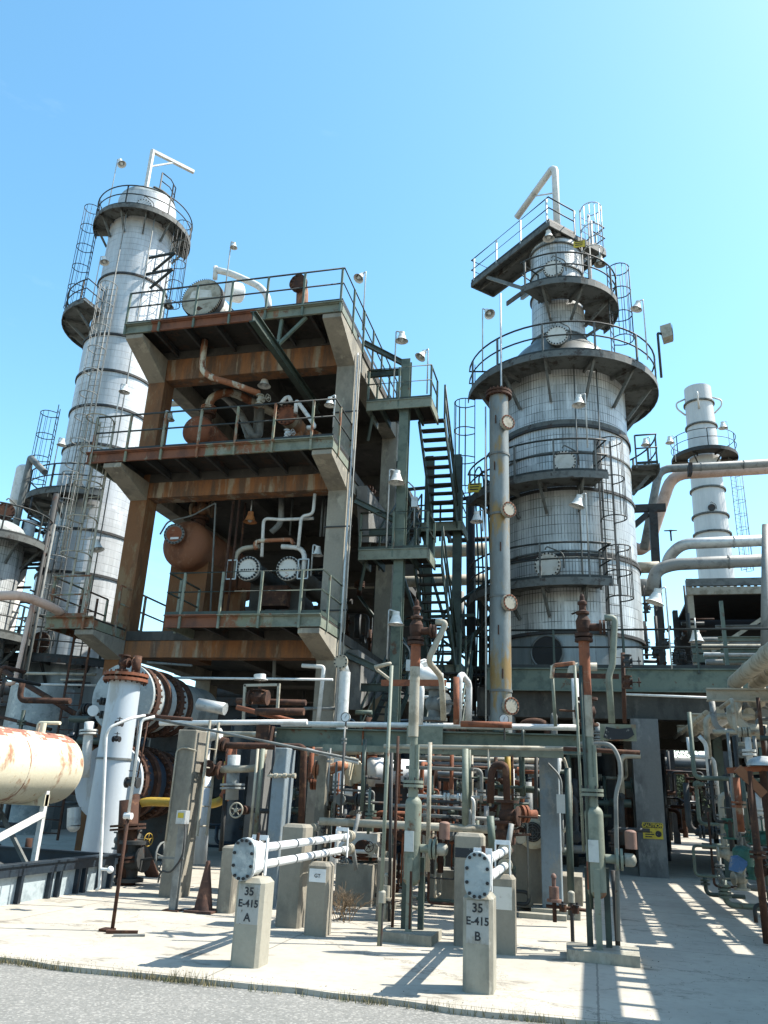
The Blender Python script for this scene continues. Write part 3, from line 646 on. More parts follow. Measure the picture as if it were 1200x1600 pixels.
# ================================================================ SLIM STANDPIPE IN FRONT OF IT
sp = thing('standpipe', (-2.05, 20.2, 0), 'tall slim grey standpipe with round flanged nozzles in front of the ribbed tower', 'standpipe')
X, Y, R = -2.07, 20.2, .27
add('shell_section', G().cyl((X, Y, 0), (X, Y, 6.6), R, n=28), 'standpipe', sp)
for z0, z1 in ((6.605, 8.85), (8.855, 10.6), (10.605, 12.5)): add('shell_section', G().cyl((X, Y, z0), (X, Y, z1), R-.004, n=28), 'standpipe', sp)
for z in (6.6, 8.85, 10.6, 4.2): add('band', G().cyl((X, Y, z-.03), (X, Y, z+.03), R+.02, n=28), 'steel_grey', sp)
g = G().cyl((X, Y, 12.40), (X, Y, 12.47), R+.1, n=28); g.cyl((X, Y, 12.5), (X, Y, 12.56), R+.1, n=28); g.dome((X, Y, 12.56), (0, 0, 1), .2, .14); o = add('top_flange', g, 'rust', sp); bolts(o, (X, Y, 12.37), (0, 0, 1), R+.06, 18, .018, .24, 'rust')
for py in (662, 798, 943, 1104):
    z = zat(py, X+.35, Y-.25); d = V((.62, -.78, 0)); c = V((X, Y, z)); n_ = G().cyl(c, c+d*.42, .12, n=16); n_.cyl(c+d*.38, c+d*.48, .215, n=26); o = add('nozzle', n_, 'pipe_cream', sp); bolts(o, c+d*.345, d, .185, 14, .022, .15, 'rust'); add('cover_rust', G().lathe(c+d*.481, d, [(.212, 0), (.17, .004)], 26, False), 'rust_bright', o)
add('conduit', G().tube([(X-.36, Y-.1, 3), (X-.36, Y-.1, 12.1)], .022, 6), 'galv', sp)
for z, xx in ((11.6, -.06), (10.2, -.1), (7.9, .05), (5.7, -.02), (4.6, .08)):
    add('clip', G().bar((X+xx, Y-R-.01, z-.12), (X+xx, Y-R-.01, z+.12), .03, .03), 'rust', sp)

# ================================================================ TALL BANDED TOWER (left)
LX, LY = -20.15, 28.0
t1 = thing('banded_tower', (LX, LY, 0), 'tallest pale tower with hooped cladding behind the concrete frame', 'tower')
shell(t1, LX, LY, [(5.8, 7.6, 1.86, 1.86), (7.6, 9.4, 1.80, 1.80), (9.4, 11.2, 1.79, 1.79), (11.2, 12.3, 1.76, 1.76), (12.3, 15.0, 1.68, 1.68), (15.0, 16.8, 1.69, 1.69), (16.8, 18.5, 1.69, 1.69), (18.5, 20.3, 1.68, 1.68), (20.3, 23.6, 1.56, 1.56), (23.6, 27.4, 1.52, 1.52), (27.4, 28.5, 1.4, 1.4)], 'clad_banded', 56)
add('skirt', G().lathe((LX, LY, 0), (0, 0, 1), [(1.95, 0), (1.9, 5.8)], 48), 'clad_skirt', t1)
add('top_head', G().dome((LX, LY, 28.5), (0, 0, 1), 1.4, .8, 40, 6), 'head_grey', t1)
for z, r in ((7.6, 1.86), (9.4, 1.81), (11.2, 1.8), (15.0, 1.7), (16.8, 1.71), (18.5, 1.71), (20.3, 1.7), (23.6, 1.57)): band(t1, LX, LY, z, r, .1)
round_platform(t1, LX, LY, 26.9, 1.53, 2.3, -78, 148, nb=7, ends=True, sp=1.9, drop=1.0)
round_platform(t1, LX, LY, 21.45, 1.6, 2.8, -125, -8, nb=4, sp=1.3)
round_platform(t1, LX, LY, 12.55, 1.75, 2.85, -110, 40, nb=5, sp=1.5)
round_platform(t1, LX, LY, 5.9, 1.88, 3.0, -110, 70, m='steel_dark', nb=5, sp=1.6)
for px, py, R, m in ((110, 770, .42, 'rust'), (63, 1005, .44, 'rust')):
    p, d = radial(LX, LY, px, py, 2.0); manway(t1, p-d*.25, d, R, m, .3, 18)
p, d = radial(LX, LY, 225, 321, 1.6); manway(t1, p-d*.3, d, .36, 'galv', .3, 16)
def az(a): a = rad(a); return V((math.sin(a), -math.cos(a), 0))
for a_, r, z0, z1, cg in ((-62, 2.15, 21.4, 28.3, (22.2, 27.9)), (-62, 2.2, 12.6, 17.2, (13.6, 16.8)), (12, 2.2, 12.5, 22.4, (13.6, 22.2)), (12, 2.3, 5.9, 13.4, (7.4, 13.2)), (84, 2.0, 22, 27.2, (22.5, 27))):
    o = az(a_); q = V((LX, LY, 0))+o*r; ladder(t1, q.x, q.y, z0, z1, o, .45, 'rail_dark' if a_ < 0 or a_ > 50 else 'pipe_grey', cg)
for z in (24.6, 23.7): add('bracket', G().bar(V((LX, LY, z-.6))+az(60)*1.7, V((LX, LY, z))+az(66)*3.0, .09, .09), 'rail_dark', t1); add('bracket', G().bar(V((LX, LY, z))+az(50)*1.7, V((LX, LY, z))+az(66)*3.0, .09, .09), 'rail_dark', t1)
dvb = V((LX, LY, 28.2))+az(25)*1.2; q = W(240, 235, dvb.y); q2 = W(300, 268, dvb.y+.4)
g = G().bar(dvb, (dvb.x, dvb.y, q.z), .16, .16); q3 = WZ(303, 269, q.z); q3 = V((dvb.x, dvb.y, q.z)).lerp(q3, min(1, 3.4/(q3-V((dvb.x, dvb.y, q.z))).length)); g.bar((dvb.x-.05, dvb.y, q.z), q3, .16, .16); g.bar((dvb.x, dvb.y, q.z-1), V((dvb.x, dvb.y, q.z)).lerp(q3, .5)-V((0, 0, .08)), .07, .07); add('davit', g, 'pipe_white', t1)
rp = [V((LX, LY, 28.5))+az(a)*1.2 for a in (55, 80, 110, 140)]; pl = add('platform', G().sector(LX, LY, .3, 1.3, 40, 150, 28.9, 28.95), 'platform_grey', t1); rail(pl, [[p+V((0, 0, .42)) for p in rp]], 'rail_dark', 1.07, 1.0)
for x in (-.35, .9): o = az(20+x*30); add('conduit', G().tube([V((LX, LY, 6))+o*2.0, V((LX, LY, 27))+o*1.95], .03, 6), 'steel_grey', t1)

# ================================================================ WHITE STACK (far right)
sx, sy = 9.55, 60.0
sk = thing('vent_stack', (sx, sy, 0), 'slender white stack with one round platform far behind on the right', 'stack')
add('shell_section', G().lathe((sx, sy, 0), (0, 0, 1), [(1.28, 0), (1.22, 21), (1.0, 33)], 40), 'clad_stack', sk)
for z, r in ((20.8, 1.25), (22.2, 1.22), (24.3, 1.18), (29.6, 1.08), (31.6, 1.04)): add('band', G().sector(sx, sy, r-.02, r+.12, 0, 360, z-.06, z+.06, 32), 'platform_grey', sk)
for a in (-90, 90, -10, 170): o = V((math.sin(rad(a)), -math.cos(rad(a)), 0)); c = V((sx, sy, 0)); add('lug', G().tube([c+o*1.02+V((0, 0, 32.2)), c+o*1.7+V((0, 0, 31.9)), c+o*1.65+V((0, 0, 31.4)), c+o*1.06+V((0, 0, 30.8))], .07, 6, bend=.3), 'pipe_white', sk)
round_platform(sk, sx, sy, 27.0, 1.2, 2.4, 0, 360, m='steel_dark', nb=6, ends=False, sp=2.6, h=1.5)
ladder(sk, sx+1.9, sy, 18, 27, (.7, -.7, 0), .6, 'steel_grey', (18, 26.5))
p, d = radial(sx, sy, 1112, 793, 1.25); manway(sk, p-d*.1, d, .26, 'steel_dark', .15, 8)
# ================================================================ EQUIPMENT ON THE FRAME
def head_disc(px, py, Y, rpx): c = W(px, py, Y); return c, rpx*(c-V((0, 0, EYE))).dot(CF)/FPX
# ---- lower level (floor 5.48)
c, R = head_disc(292, 852, 19.6, 39)
v = thing('pressure_vessel', (c.x, 19.6, 5.48), 'large rust brown vessel with domed end and round bolted cover on the lowest open level', 'vessel')
g = G().dome((c.x, 19.6, c.z), (0, -1, 0), R, R*.6, 36, 9); add('head', g, 'vessel_rust', v)
add('shell_section', G().cyl((c.x, 19.6, c.z), (c.x, 23.6, c.z), R, n=36), 'vessel_rust', v)
add('saddle', G().box((c.x-R*.82, 19.9, 4.9), (c.x+R*.82, 20.8, c.z-R*.45)), 'column_rust', v); add('saddle', G().box((c.x-R*.7, 22.5, 5.43), (c.x+R*.7, 22.9, c.z-R*.45)), 'column_rust', v)
d = V((.18, -1, -.05)).normalized(); p = W(273, 836, 19.05); mw_ = manway(v, p+V((0, .2, 0)), d, .30, 'steel_grey', .34, 18, davit=False, neck='vessel_rust'); add('rust_centre', G().cyl(p+V((0, .2, 0))+d*.361, p+V((0, .2, 0))+d*.366, .22, n=24), 'rust_bright', mw_); q_ = p+V((0, .2, 0))+d*.37; add('paint_strip', G().box(q_+V((-.14, -.006, -.16)), q_+V((.16, 0, -.10))), 'white_paint', mw_)
t = V((c.x+.1, 20.0, c.z+R-.05)); add('nozzle', G().cyl(t, t+V((0, 0, .35)), .17).cyl(t+V((0, 0, .22)), t+V((0, 0, .3)), .27), 'rust', v)
valve('relief_valve', 'fat rust valve on top of the brown domed vessel', t+V((.05, 0, .55)), (1, 0, 0), (0, 0, 1), .2, 'concrete_rust', wheel=False)
pipe('pipe', 'thin grey pipe rising in front of the brown domed vessel', [W(250, 835, 18.9), W(262, 815, 18.9), W(300, 806, 18.9), W(333, 788, 18.9), W(337, 786, 18.9), W(327, 990, 18.9)], .025, 'steel_grey', bend=.12)
for a, (px, w_) in (('left', (350, 6)), ('right', (360, 5))): b = W(px-6, 968, 18.8); pipe('pipe', 'rust pipe standing between the domed vessel and the round white heads, %s one of two' % a, [b, V((b.x, b.y, 9.1))], w_*.0065, 'rust')
for px, side in ((387, 'left'), (450, 'right')):
    c, R = head_disc(px, 888, 18.85, 19.5)
    e = thing('exchanger', (c.x, 18.85, 5.48), '%s one of two exchangers with white bolted round covers, lowest open level' % side, 'exchanger', 'pair of white headed exchangers')
    add('shell_section', G().cyl((c.x, 19.1, c.z), (c.x, 23.5, c.z), R*.85, n=28), 'concrete_dark', e)
    add('channel_cover', G().cyl((c.x, 18.85, c.z), (c.x, 18.9, c.z), R, n=36), 'white_dome', e); add('channel_flange', G().cyl((c.x, 18.93, c.z), (c.x, 19.02, c.z), R, n=36), 'steel_grey', e); add('channel', G().cyl((c.x, 19.02, c.z), (c.x, 19.3, c.z), R*.86, n=28), 'steel_dark', e)
    bolts(e, (c.x, 18.81, c.z), (0, 1, 0), R*.87, 22, .034, .05)
    s_ = G()
    for i, (a, b) in enumerate(((-.2, -.13), (-.11, -.07), (-.05, -.01), (.01, .04), (.06, .12), (.14, .19))): s_.box((c.x+a, 18.845, c.z-.06), (c.x+b, 18.849, c.z-.02+.01*(i % 2)))
    add('stencil_marks', s_, 'stencil', e)
    add('saddle', G().box((c.x-.2, 19.6, 5.43), (c.x+.2, 19.8, c.z-R*.6)), 'concrete_dark', e); add('saddle', G().box((c.x-.2, 22.6, 5.43), (c.x+.2, 22.8, c.z-R*.6)), 'concrete_dark', e)
    k = -1 if side == 'left' else 1
    pipe('pipe', 'thick %s pipe curving over the %s round white head' % (('cream', 'left') if k < 0 else ('white', 'right')), [V((c.x+k*.42, 18.9, c.z-.25)), V((c.x+k*.42, 18.9, c.z+.56)), V((c.x-k*.25, 18.9, c.z+.62))], .068, 'pipe_cream' if k < 0 else 'pipe_white', bend=.5)
    b = G()
    for z in (.22, -.3): b.bar((c.x+k*.3, 18.8, c.z+z), (c.x+k*.58, 18.8, c.z+z), .03, .03)
    for x in (.3, .58): b.bar((c.x+k*x, 18.8, c.z-.3), (c.x+k*x, 18.8, c.z+.22), .03, .03)
    add('pipe_guard', b, 'galv', label='small pale bar guard beside the %s round white head' % side, cat='guard')
pipe('pipe', 'rust and cream pipe bridging above the two round white heads', [W(400, 858, 18.8), W(398, 848, 18.8), W(406, 845, 18.8), W(455, 843, 18.8), W(459, 850, 18.8)], .055, 'pipe_rust_cream', bend=.1)
pipe('pipe', 'white pipe stepping up from the left white head to the beam', [W(409, 870, 18.85), W(412, 810, 18.85), W(440, 812, 18.9), W(490, 810, 18.9)], .045, 'pipe_white', bend=.15)
pipe('pipe', 'pale pipe with two bends dropping from the beam to the right white head', [W(466, 855, 18.7), W(471, 806, 18.7), W(489, 804, 18.7), W(492, 772, 18.7)], .045, 'pipe_white', bend=.15)
pipe('pipe', 'thick grey pipe hanging behind the bridging pipe', [W(440, 775, 19.6), W(439, 818, 19.6), W(424, 832, 19.6)], .085, 'pipe_grey', bend=.2)
for i, px in enumerate((385, 505, 510, 518, 458)):
    a = W(px, 775, 19.5+.2*i); pipe('pipe', ['thin rust pipe hanging left of the bell lamp', 'thin pipe dropping beside the right front column', 'second thin pipe beside the right front column', 'thin pipe tight against the right front column', 'dark pipe hanging over the right white head'][i], [a, V((a.x, a.y, a.z-(1.2 if i else 2.8)))], .03, 'steel_grey' if i else 'rust')
add('cabinet', G().box(W(420, 935, 19.3)-V((.3, 0, .2)), W(420, 935, 19.3)+V((.5, .4, .35))), 'rust', label='small rust box on the floor under the right white head', cat='box')
# ---- middle level (floor 9.95)
c, R = head_disc(309, 673, 19.2, 25)
v = thing('pressure_vessel', (c.x, 19.2, 9.95), 'orange rust domed drum on the middle level behind the left handrail', 'vessel')
add('head', G().dome((c.x, 19.2, c.z), (0, -1, 0), R, R*.55, 32, 8), 'rust_bright', v); add('shell_section', G().cyl((c.x, 19.2, c.z), (c.x, 22.8, c.z), R, n=32), 'rust_bright', v)
for y in (19.6, 22.2): add('saddle', G().box((c.x-.3, y, 9.9), (c.x+.3, y+.2, c.z-R*.5)), 'concrete_rust', v)
add('nozzle', G().cyl((c.x+.1, 19.5, c.z+R-.03), (c.x+.1, 19.5, c.z+R+.25), .13).cyl((c.x+.1, 19.5, c.z+R+.16), (c.x+.1, 19.5, c.z+R+.24), .24), 'rust', v)
pipe('pipe', 'rust pipe elbow with flaked white paint above the orange drum', [V((c.x+.1, 19.5, c.z+R+.25)), V((c.x+.1, 19.5, c.z+R+.75)), V((c.x+.5, 19.9, c.z+R+1.2)), V((c.x+2.6, 22.5, c.z+R+.7))], .13, 'pipe_rust_cream', (0.3,), bend=.4)
pipe('pipe', 'rust and white pipe dropping from the top floor and running right', [W(320, 532, 18.0), W(315, 578, 18.0), W(330, 590, 18.0), W(365, 600, 18.2), W(405, 615, 18.4)], .095, 'pipe_rust_cream', bend=.3)
pipe('pipe', 'pale horizontal pipe crossing the open left side of the middle level', [W(266, 631, 21), W(330, 628, 21)], .1, 'pipe_cream')
pipe('pipe', 'thick cream pipe slanting down behind the orange drum', [W(335, 605, 20.5), W(372, 640, 20.5), W(395, 680, 20.5), W(405, 682, 20.5), W(408, 640, 20.5)], .11, 'pipe_grey', bend=.35)
pipe('pipe', 'grey U bend pipe behind the middle handrail', [W(400, 590, 20.8), W(402, 655, 20.8), W(398, 682, 20.8), W(388, 684, 20.8), W(380, 660, 20.8)], .1, 'pipe_grey', bend=.3)
c, R = head_disc(449, 650, 18.9, 17)
v = thing('exchanger', (c.x, 18.9, 9.95), 'small rust exchanger with a ring of bolts on the middle level', 'exchanger')
add('channel_cover', G().cyl((c.x, 18.8, c.z), (c.x, 18.88, c.z), R, n=30), 'rust_bright', v); bolts(v, (c.x, 18.77, c.z), (0, 1, 0), R*.86, 14, .028, .04, 'rust'); add('shell_section', G().cyl((c.x, 18.88, c.z), (c.x, 22.4, c.z), R*.86, n=28), 'concrete_rust', v)
add('saddle', G().box((c.x-.2, 19.5, 9.9), (c.x+.2, 19.7, c.z-R*.5)), 'concrete_rust', v)
pipe('pipe', 'white painted pipe looping from the small rust exchanger down to the floor', [W(438, 632, 18.6), W(446, 622, 18.6), W(452, 620, 18.6), W(455, 628, 18.6)], .06, 'pipe_white', bend=.1)
pipe('pipe', 'white elbowed pipe descending right of the small rust exchanger', [W(462, 645, 18.6), W(463, 625, 18.6), W(485, 655, 18.6), W(493, 668, 18.6), W(480, 668, 18.6)], .06, 'pipe_white', bend=.12)
valve('valve', 'white valve hanging beneath the small rust exchanger', W(448, 678, 18.5), (0, 0, 1), (1, -.4, 0), .07, 'pipe_white')
valve('valve', 'rust valve under the end of the rust and white pipe', W(406, 625, 18.4), (0, 0, 1), (1, -.3, 0), .09, 'pipe_cream')
# ---- top level (floor 13.9)
c, R = head_disc(317, 468, 18.7, 35)
v = thing('exchanger', (c.x, 18.7, 13.9), 'large cream exchanger with toothed round flange on the top platform', 'exchanger')
add('channel_cover', G().cyl((c.x, 18.6, c.z), (c.x, 18.68, c.z), R*.93, n=44), 'pipe_cream', v); add('channel_flange', G().cyl((c.x, 18.70, c.z), (c.x, 18.86, c.z), R*.97, n=44), 'steel_dark', v)
bolts(v, (c.x, 18.57, c.z), (0, 1, 0), R*.945, 56, .015, .30, 'steel_dark'); add('shell_section', G().cyl((c.x, 18.86, c.z), (c.x, 22.8, c.z), R*.78, n=36), 'white_dome', v)
for y in (19.9, 21.3): add('band', G().cyl((c.x, y, c.z), (c.x, y+.1, c.z), R*.84, n=36), 'rust', v)
for y in (19.3, 22.2): add('saddle', G().box((c.x-.35, y, 13.85), (c.x+.35, y+.22, c.z-R*.5)), 'concrete_rust', v)
pl_ = G().prism([(c.x-.4, 18.594, c.z+.02), (c.x+.35, 18.594, c.z-.02), (c.x+.3, 18.594, c.z+.22), (c.x-.1, 18.594, c.z+.3), (c.x-.35, 18.594, c.z+.25)], (0, .004, 0)); add('paint_patch', pl_, 'white_dome', v); add('rust_patch', G().prism([(c.x-.2, 18.594, c.z-.38), (c.x-.02, 18.594, c.z-.46), (c.x+.1, 18.594, c.z-.4), (c.x-.05, 18.594, c.z-.3)], (0, .004, 0)), 'rust', v)
pipe('pipe', 'white arched pipe with round end behind the top handrail', [W(337, 417, 20), W(336, 436, 20)], .08, 'pipe_white')
pipe('pipe', 'thick white pipe sloping down to the right on the top platform', [W(338, 422, 20), W(360, 427, 20), W(405, 447, 20), W(418, 462, 20), W(420, 485, 20)], .11, 'pipe_white', bend=.3)
add('drum', G().cyl(W(358, 455, 20.5), W(374, 458, 20.8), .34, n=24).dome(W(374, 458, 20.8), W(374, 458, 20.8)-W(358, 455, 20.5), .34, .12), 'white_paint', label='small white drum behind the large cream exchanger', cat='drum')
c, R = head_disc(470, 448, 19, 13)
v = thing('nozzle_stand', (c.x, 19, 13.9), 'rust flanged nozzle standing at the right end of the top platform', 'nozzle')
add('cover', G().cyl((c.x-.03, 18.75, c.z), (c.x, 18.9, c.z), R*1.1, n=24), 'rust', v); add('elbow', G().tube([(c.x, 18.8, c.z), (c.x, 19.15, c.z), (c.x+.1, 19.2, 13.9)], R*.72, 14, bend=.3), 'vessel_rust', v); add('flange', G().cyl((c.x+.1, 19.2, 14.05), (c.x+.1, 19.2, 14.15), R, n=20), 'rust', v)
bolts(v, (c.x, 18.72, c.z), (0, 1, 0), R*.9, 12, .025, .2, 'rust')
# ---- rusty cream caged ladder at the frame's left side
lt = thing('caged_ladder', (-12.95, 17.4, 5.4), 'rust cream caged ladder climbing the left edge of the frame', 'ladder')
ladder(lt, -12.75, 17.6, 5.48, 11.2, (0, -1, 0), .46, 'pipe_cream', (7.2, 11.1))
# ---- pipes strapped to the right front column
for i, (dx, r) in enumerate(((.07, .03), (.15, .02))): pipe('conduit', ['grey conduit running up the right front column', 'thin conduit beside the grey one on the right front column'][i], [(FX1+dx, FY0-.04, .2), (FX1+dx, FY0-.04, 13.2)], r, 'galv' if i == 0 else 'steel_grey')
for z in (5.9, 8.1, 11.4): add('strap', G().box((FX1-.56, FY0-.03, z), (FX1+.2, FY0-.012, z+.035)), 'steel_dark', cf)
# ================================================================ UNDER AND LEFT OF THE FRAME
for (px, py, r, lab) in ((203, 1092, .74, 'upper'), (181, 1222, .78, 'lower')):
    c = W(px, py, 16.0); e = thing('exchanger', (c.x, 16, 0), '%s of two big stacked exchangers with rust flanges under the frame' % lab, 'exchanger', 'two stacked big exchangers')
    z = c.z; x = c.x
    add('channel_cover', G().cyl((x, 15.7, z), (x, 15.78, z), r, n=44), 'head_grey' if lab == 'upper' else 'pale_blue', e)
    add('channel', G().cyl((x, 15.78, z), (x, 16.9, z), r*.9, n=40), 'head_grey' if lab == 'upper' else 'blue_dark', e)
    for y in (15.85, 16.35, 16.95, 17.5): add('body_flange', G().cyl((x, y, z), (x, y+.16, z), r*(1.02 if y < 17 else .95), n=44), 'rust', e)
    bolts(e, (x, 15.80, z), (0, 1, 0), r*.97, 34, .028, .3, 'rust'); bolts(e, (x, 16.88, z), (0, 1, 0), r*.97, 34, .028, .34, 'rust')
    add('shell_section', G().cyl((x, 16.9, z), (x, 19.2 if lab == 'upper' else 18.6, z), r*.86, n=40), 'head_grey' if lab == 'upper' else 'blue_dark', e)
    add('saddle', G().box((x-.5, 18, 0 if lab == 'lower' else z-1.0), (x+.5, 18.3, z-.45)), 'steel_dark', e)
wp_ = thing('standpipe', (-9.2, 14.8, 0), 'broad pale blue white standpipe with a rusty top flange in front of the big exchangers', 'standpipe')
add('shell_section', G().lathe((-9.22, 14.8, 0), (0, 0, 1), [(.35, 0), (.315, 3.62)], 36), 'pale_blue', wp_)
g = G().cyl((-9.22, 14.8, 3.62), (-9.22, 14.8, 3.68), .45, n=32); g.cyl((-9.22, 14.8, 3.72), (-9.22, 14.8, 3.78), .45, n=32); o = add('top_flange', g, 'rust_bright', wp_); bolts(o, (-9.22, 14.8, 3.58), (0, 0, 1), .41, 22, .02, .24, 'rust')
add('band', G().cyl((-9.22, 14.8, 2.08), (-9.22, 14.8, 2.12), .355, n=32), 'steel_grey', wp_)
valve('valve', 'small rust valve perched on the pale standpipe flange', (-9.3, 14.75, 4.0), (0, 0, 1), (1, 0, 0), .1, 'rust', L=.8)
pipe('pipe', 'short rust stub beside the valve on the pale standpipe flange', [(-9.02, 14.8, 3.78), (-9.02, 14.8, 4.15)], .09, 'rust')
for px, py in ((186, 1131), (182, 1155)): p = W(px, py, 14.3); valve('valve', 'tiny black valve on the pale standpipe, %s one' % ('upper' if py < 1140 else 'lower'), p, (1, 0, 0), (0, 0, 1), .045, 'black', L=.7, cat='valve')
for py, t in ((1095, 'upper'), (1116, 'middle'), (1150, 'lower')): p = W(152, py, 14.9); pipe('gauge_pipe', '%s short black nozzle left of the pale standpipe' % t, [p, p+V((.35, .1, -.02))], .035, 'steel_dark', (0.3,))
p = W(146, 1111, 14.9); g = G().cyl(p, p+V((.05, -.09, 0)), .11, n=20); add('gauge', g, 'white_paint', label='round white gauge left of the pale standpipe', cat='gauge')
pipe('pipe', 'stout white elbow pipe left of the pale standpipe', [W(140, 1128, 15.4), W(137, 1160, 15.4), W(132, 1215, 15.4)], .1, 'pipe_white', (.5,), bend=.2)
add('steam_trap', G().cyl(W(116, 1262, 14.7), W(115, 1290, 14.7), .13, n=18).dome(W(115, 1290, 14.7), (0, 0, -1), .13, .12), 'galv', label='grey domed pot hanging beyond the rusty tank', cat='pot')
# yellow pipe and its hand wheels
pipe('pipe', 'yellow pipe crossing behind the leftmost concrete pier', [W(200, 1330, 15.5), W(203, 1262, 15.5), W(224, 1252, 15.2), W(335, 1256, 15.2), W(352, 1248, 15.3), W(357, 1190, 15.3)], .085, 'pipe_yellow', bend=.35)
pipe('pipe', 'rust riser joining the end of the yellow pipe', [W(350, 1247, 15.25), W(358, 1234, 15.25), W(362, 1165, 15.3)], .11, 'rust_bright', bend=.2)
for px, py, n in ((213, 1315, 'left'), (238, 1312, 'right')):
    p = W(px, py, 13.9); v = valve('valve', 'small valve with a yellow hand wheel left of the concrete pier, %s one' % n, p-V((.35, 0, 0)), (0, 0, 1), (1, -.25, 0), .09, 'steel_grey', 'pipe_yellow', L=1.1)
p = W(205, 1345, 13.6); valve('gate_valve', 'large rusty gate valve low beside the dark bin', p, (0, 0, 1), (1, -.1, .15), .2, 'steel_dark', 'steel_grey')
pipe('pipe', 'thick dark rust pipe rising beside the dark bin', [W(195, 1395, 13.6), W(202, 1250, 13.6)], .17, 'rust', (.35, .7))
pipe('pipe', 'rust elbow below the lower big exchanger', [W(250, 1395, 15), W(205, 1290, 15), W(215, 1245, 15.3)], .12, 'rust', bend=.3)
# ================================================================ BIN AND RUSTY TANK
bn = thing('containment_bin', (-10.4, 9.6, 0), 'long dark blue steel bin with ribbed sides around the rusty tank', 'bin')
BX, BY0, BY1, BH = -7.9, 5.0, 13.15, .49
for a, b in (((BX-.04, BY0, 0), (BX, BY1, BH)), ((-13, BY0, 0), (-12.96, BY1, BH)), ((-12.958, BY1-.04, 0), (BX-.042, BY1, BH)), ((-12.958, BY0, 0), (BX-.042, BY0+.04, BH))):
    add('side_panel', G().box(a, b), 'bin_lit_panel' if a[0] > -8 else 'bin_blue', bn)  # sunlit wall gets the paler colour, the other walls stay dark
for y in [8.6, 9.35, 10.05, 10.72, 11.4, 11.62, 12.1, 12.28, 12.75, 13.07]:
    add('rib', G().box((BX+.002, y-.035 if y < 12.7 else y-.07, 0), (BX+.07, y+.03, BH-.06)), 'bin_blue', bn)
add('rim', G().box((BX-.09, BY0, BH+.002), (BX+.1, BY1+.03, BH+.03)).box((-12.9, BY1-.09, BH+.002), (BX-.092, BY1+.03, BH+.03)).box((BX+.002, BY0, BH-.13), (BX+.075, BY1, BH)), 'bin_blue', bn)
add('floor', G().box((-12.95, BY0+.05, .01), (BX-.05, BY1-.05, .03)), 'bin_blue', bn)
tk = thing('storage_tank', (-9.2, 10, 0), 'rusty cream horizontal tank on a braced trestle inside the dark bin', 'tank')
TXc, TZ, TR = -9.22, 1.84, .585
g = G().cyl((TXc, 6.5, TZ), (TXc, 12.9, TZ), TR, n=44, cap=False); add('shell_section', g, 'tank_orange', tk)
add('head', G().dome((TXc, 12.9, TZ), (0, 1, 0), TR, .3, 44, 9), 'tank_orange', tk); add('head', G().dome((TXc, 6.5, TZ), (0, -1, 0), TR, .3, 44, 9), 'tank_orange', tk)
# rust blanket along the crown: a separate painted strip of the shell, thick as scale
g = G()
for i in range(-6, 6):
    a0, a1 = rad(90+i*7.0), rad(90+(i+1)*7.0)
    for j in range(32):
        y0 = 6.5+j*.2; w = .0025
        if (i in (-6, 5)) and random.random() < .6: continue
        if (i in (-5, 4)) and random.random() < .25: continue
        q = [V((TXc+(TR+w)*math.cos(a), y, TZ+(TR+w)*math.sin(a))) for a, y in ((a0, y0), (a1, y0), (a1, y0+.2), (a0, y0+.2))]; n = len(g.v); g.v += q; g.face([n+3, n+2, n+1, n], True)
add('rust_scale', g, 'tank_rusty_top', tk)
add('nozzle', G().cyl((TXc+.1, 12.3, TZ+TR-.05), (TXc+.1, 12.3, TZ+TR+.15), .05).tube([(TXc-.15, 12.5, TZ+TR-.05), (TXc-.15, 12.5, TZ+TR+.16), (TXc+.35, 12.4, TZ+TR+.16)], .03, 8, bend=.05), 'tank_orange', tk)
for y in (12.25, 9.3):
    for x in (TXc-.42, TXc+.42): add('leg', G().bar((x, y, .03), (x, y, TZ-.36), .08, .08), 'pipe_white' if x > TXc else 'steel_grey', tk)  # sun-side legs take white, far legs grey, for the light on them
    add('saddle', G().box((TXc-.46, y-.06, TZ-.6), (TXc+.46, y+.06, TZ-.42)), 'tank_orange', tk)
for x, k in ((TXc+.42, 0), (TXc-.42, 1)):
    add('brace', G().bar((x+.02, 9.3, .12), (x+.02, 12.25, 1.12), .07, .09), 'pipe_white' if not k else 'steel_grey', tk); add('brace', G().bar((x-.05, 12.25, .12), (x-.05, 9.3, 1.12), .07, .09), 'steel_grey', tk)  # sunlight on the near brace is put in as white
add('brace', G().bar((TXc-.42, 12.3, 1.1), (TXc+.42, 12.3, .15), .06, .06), 'steel_grey', tk)
for y in (8.3, 9.9, 11.5): add('weld_seam', G().lathe((TXc, y, TZ), (0, 1, 0), [(TR+.002, 0), (TR+.006, .006), (TR+.006, .018), (TR+.002, .024)], 44, False), 'tank_rusty_top', tk)
h = G(); h.tube([(TXc+.585, 9.95, 1.78), (TXc+.63, 9.95, 1.78), (TXc+.63, 9.95, 1.98), (TXc+.57, 9.95, 1.98)], .018, 6, bend=.03); add('handle', h, 'black', tk)
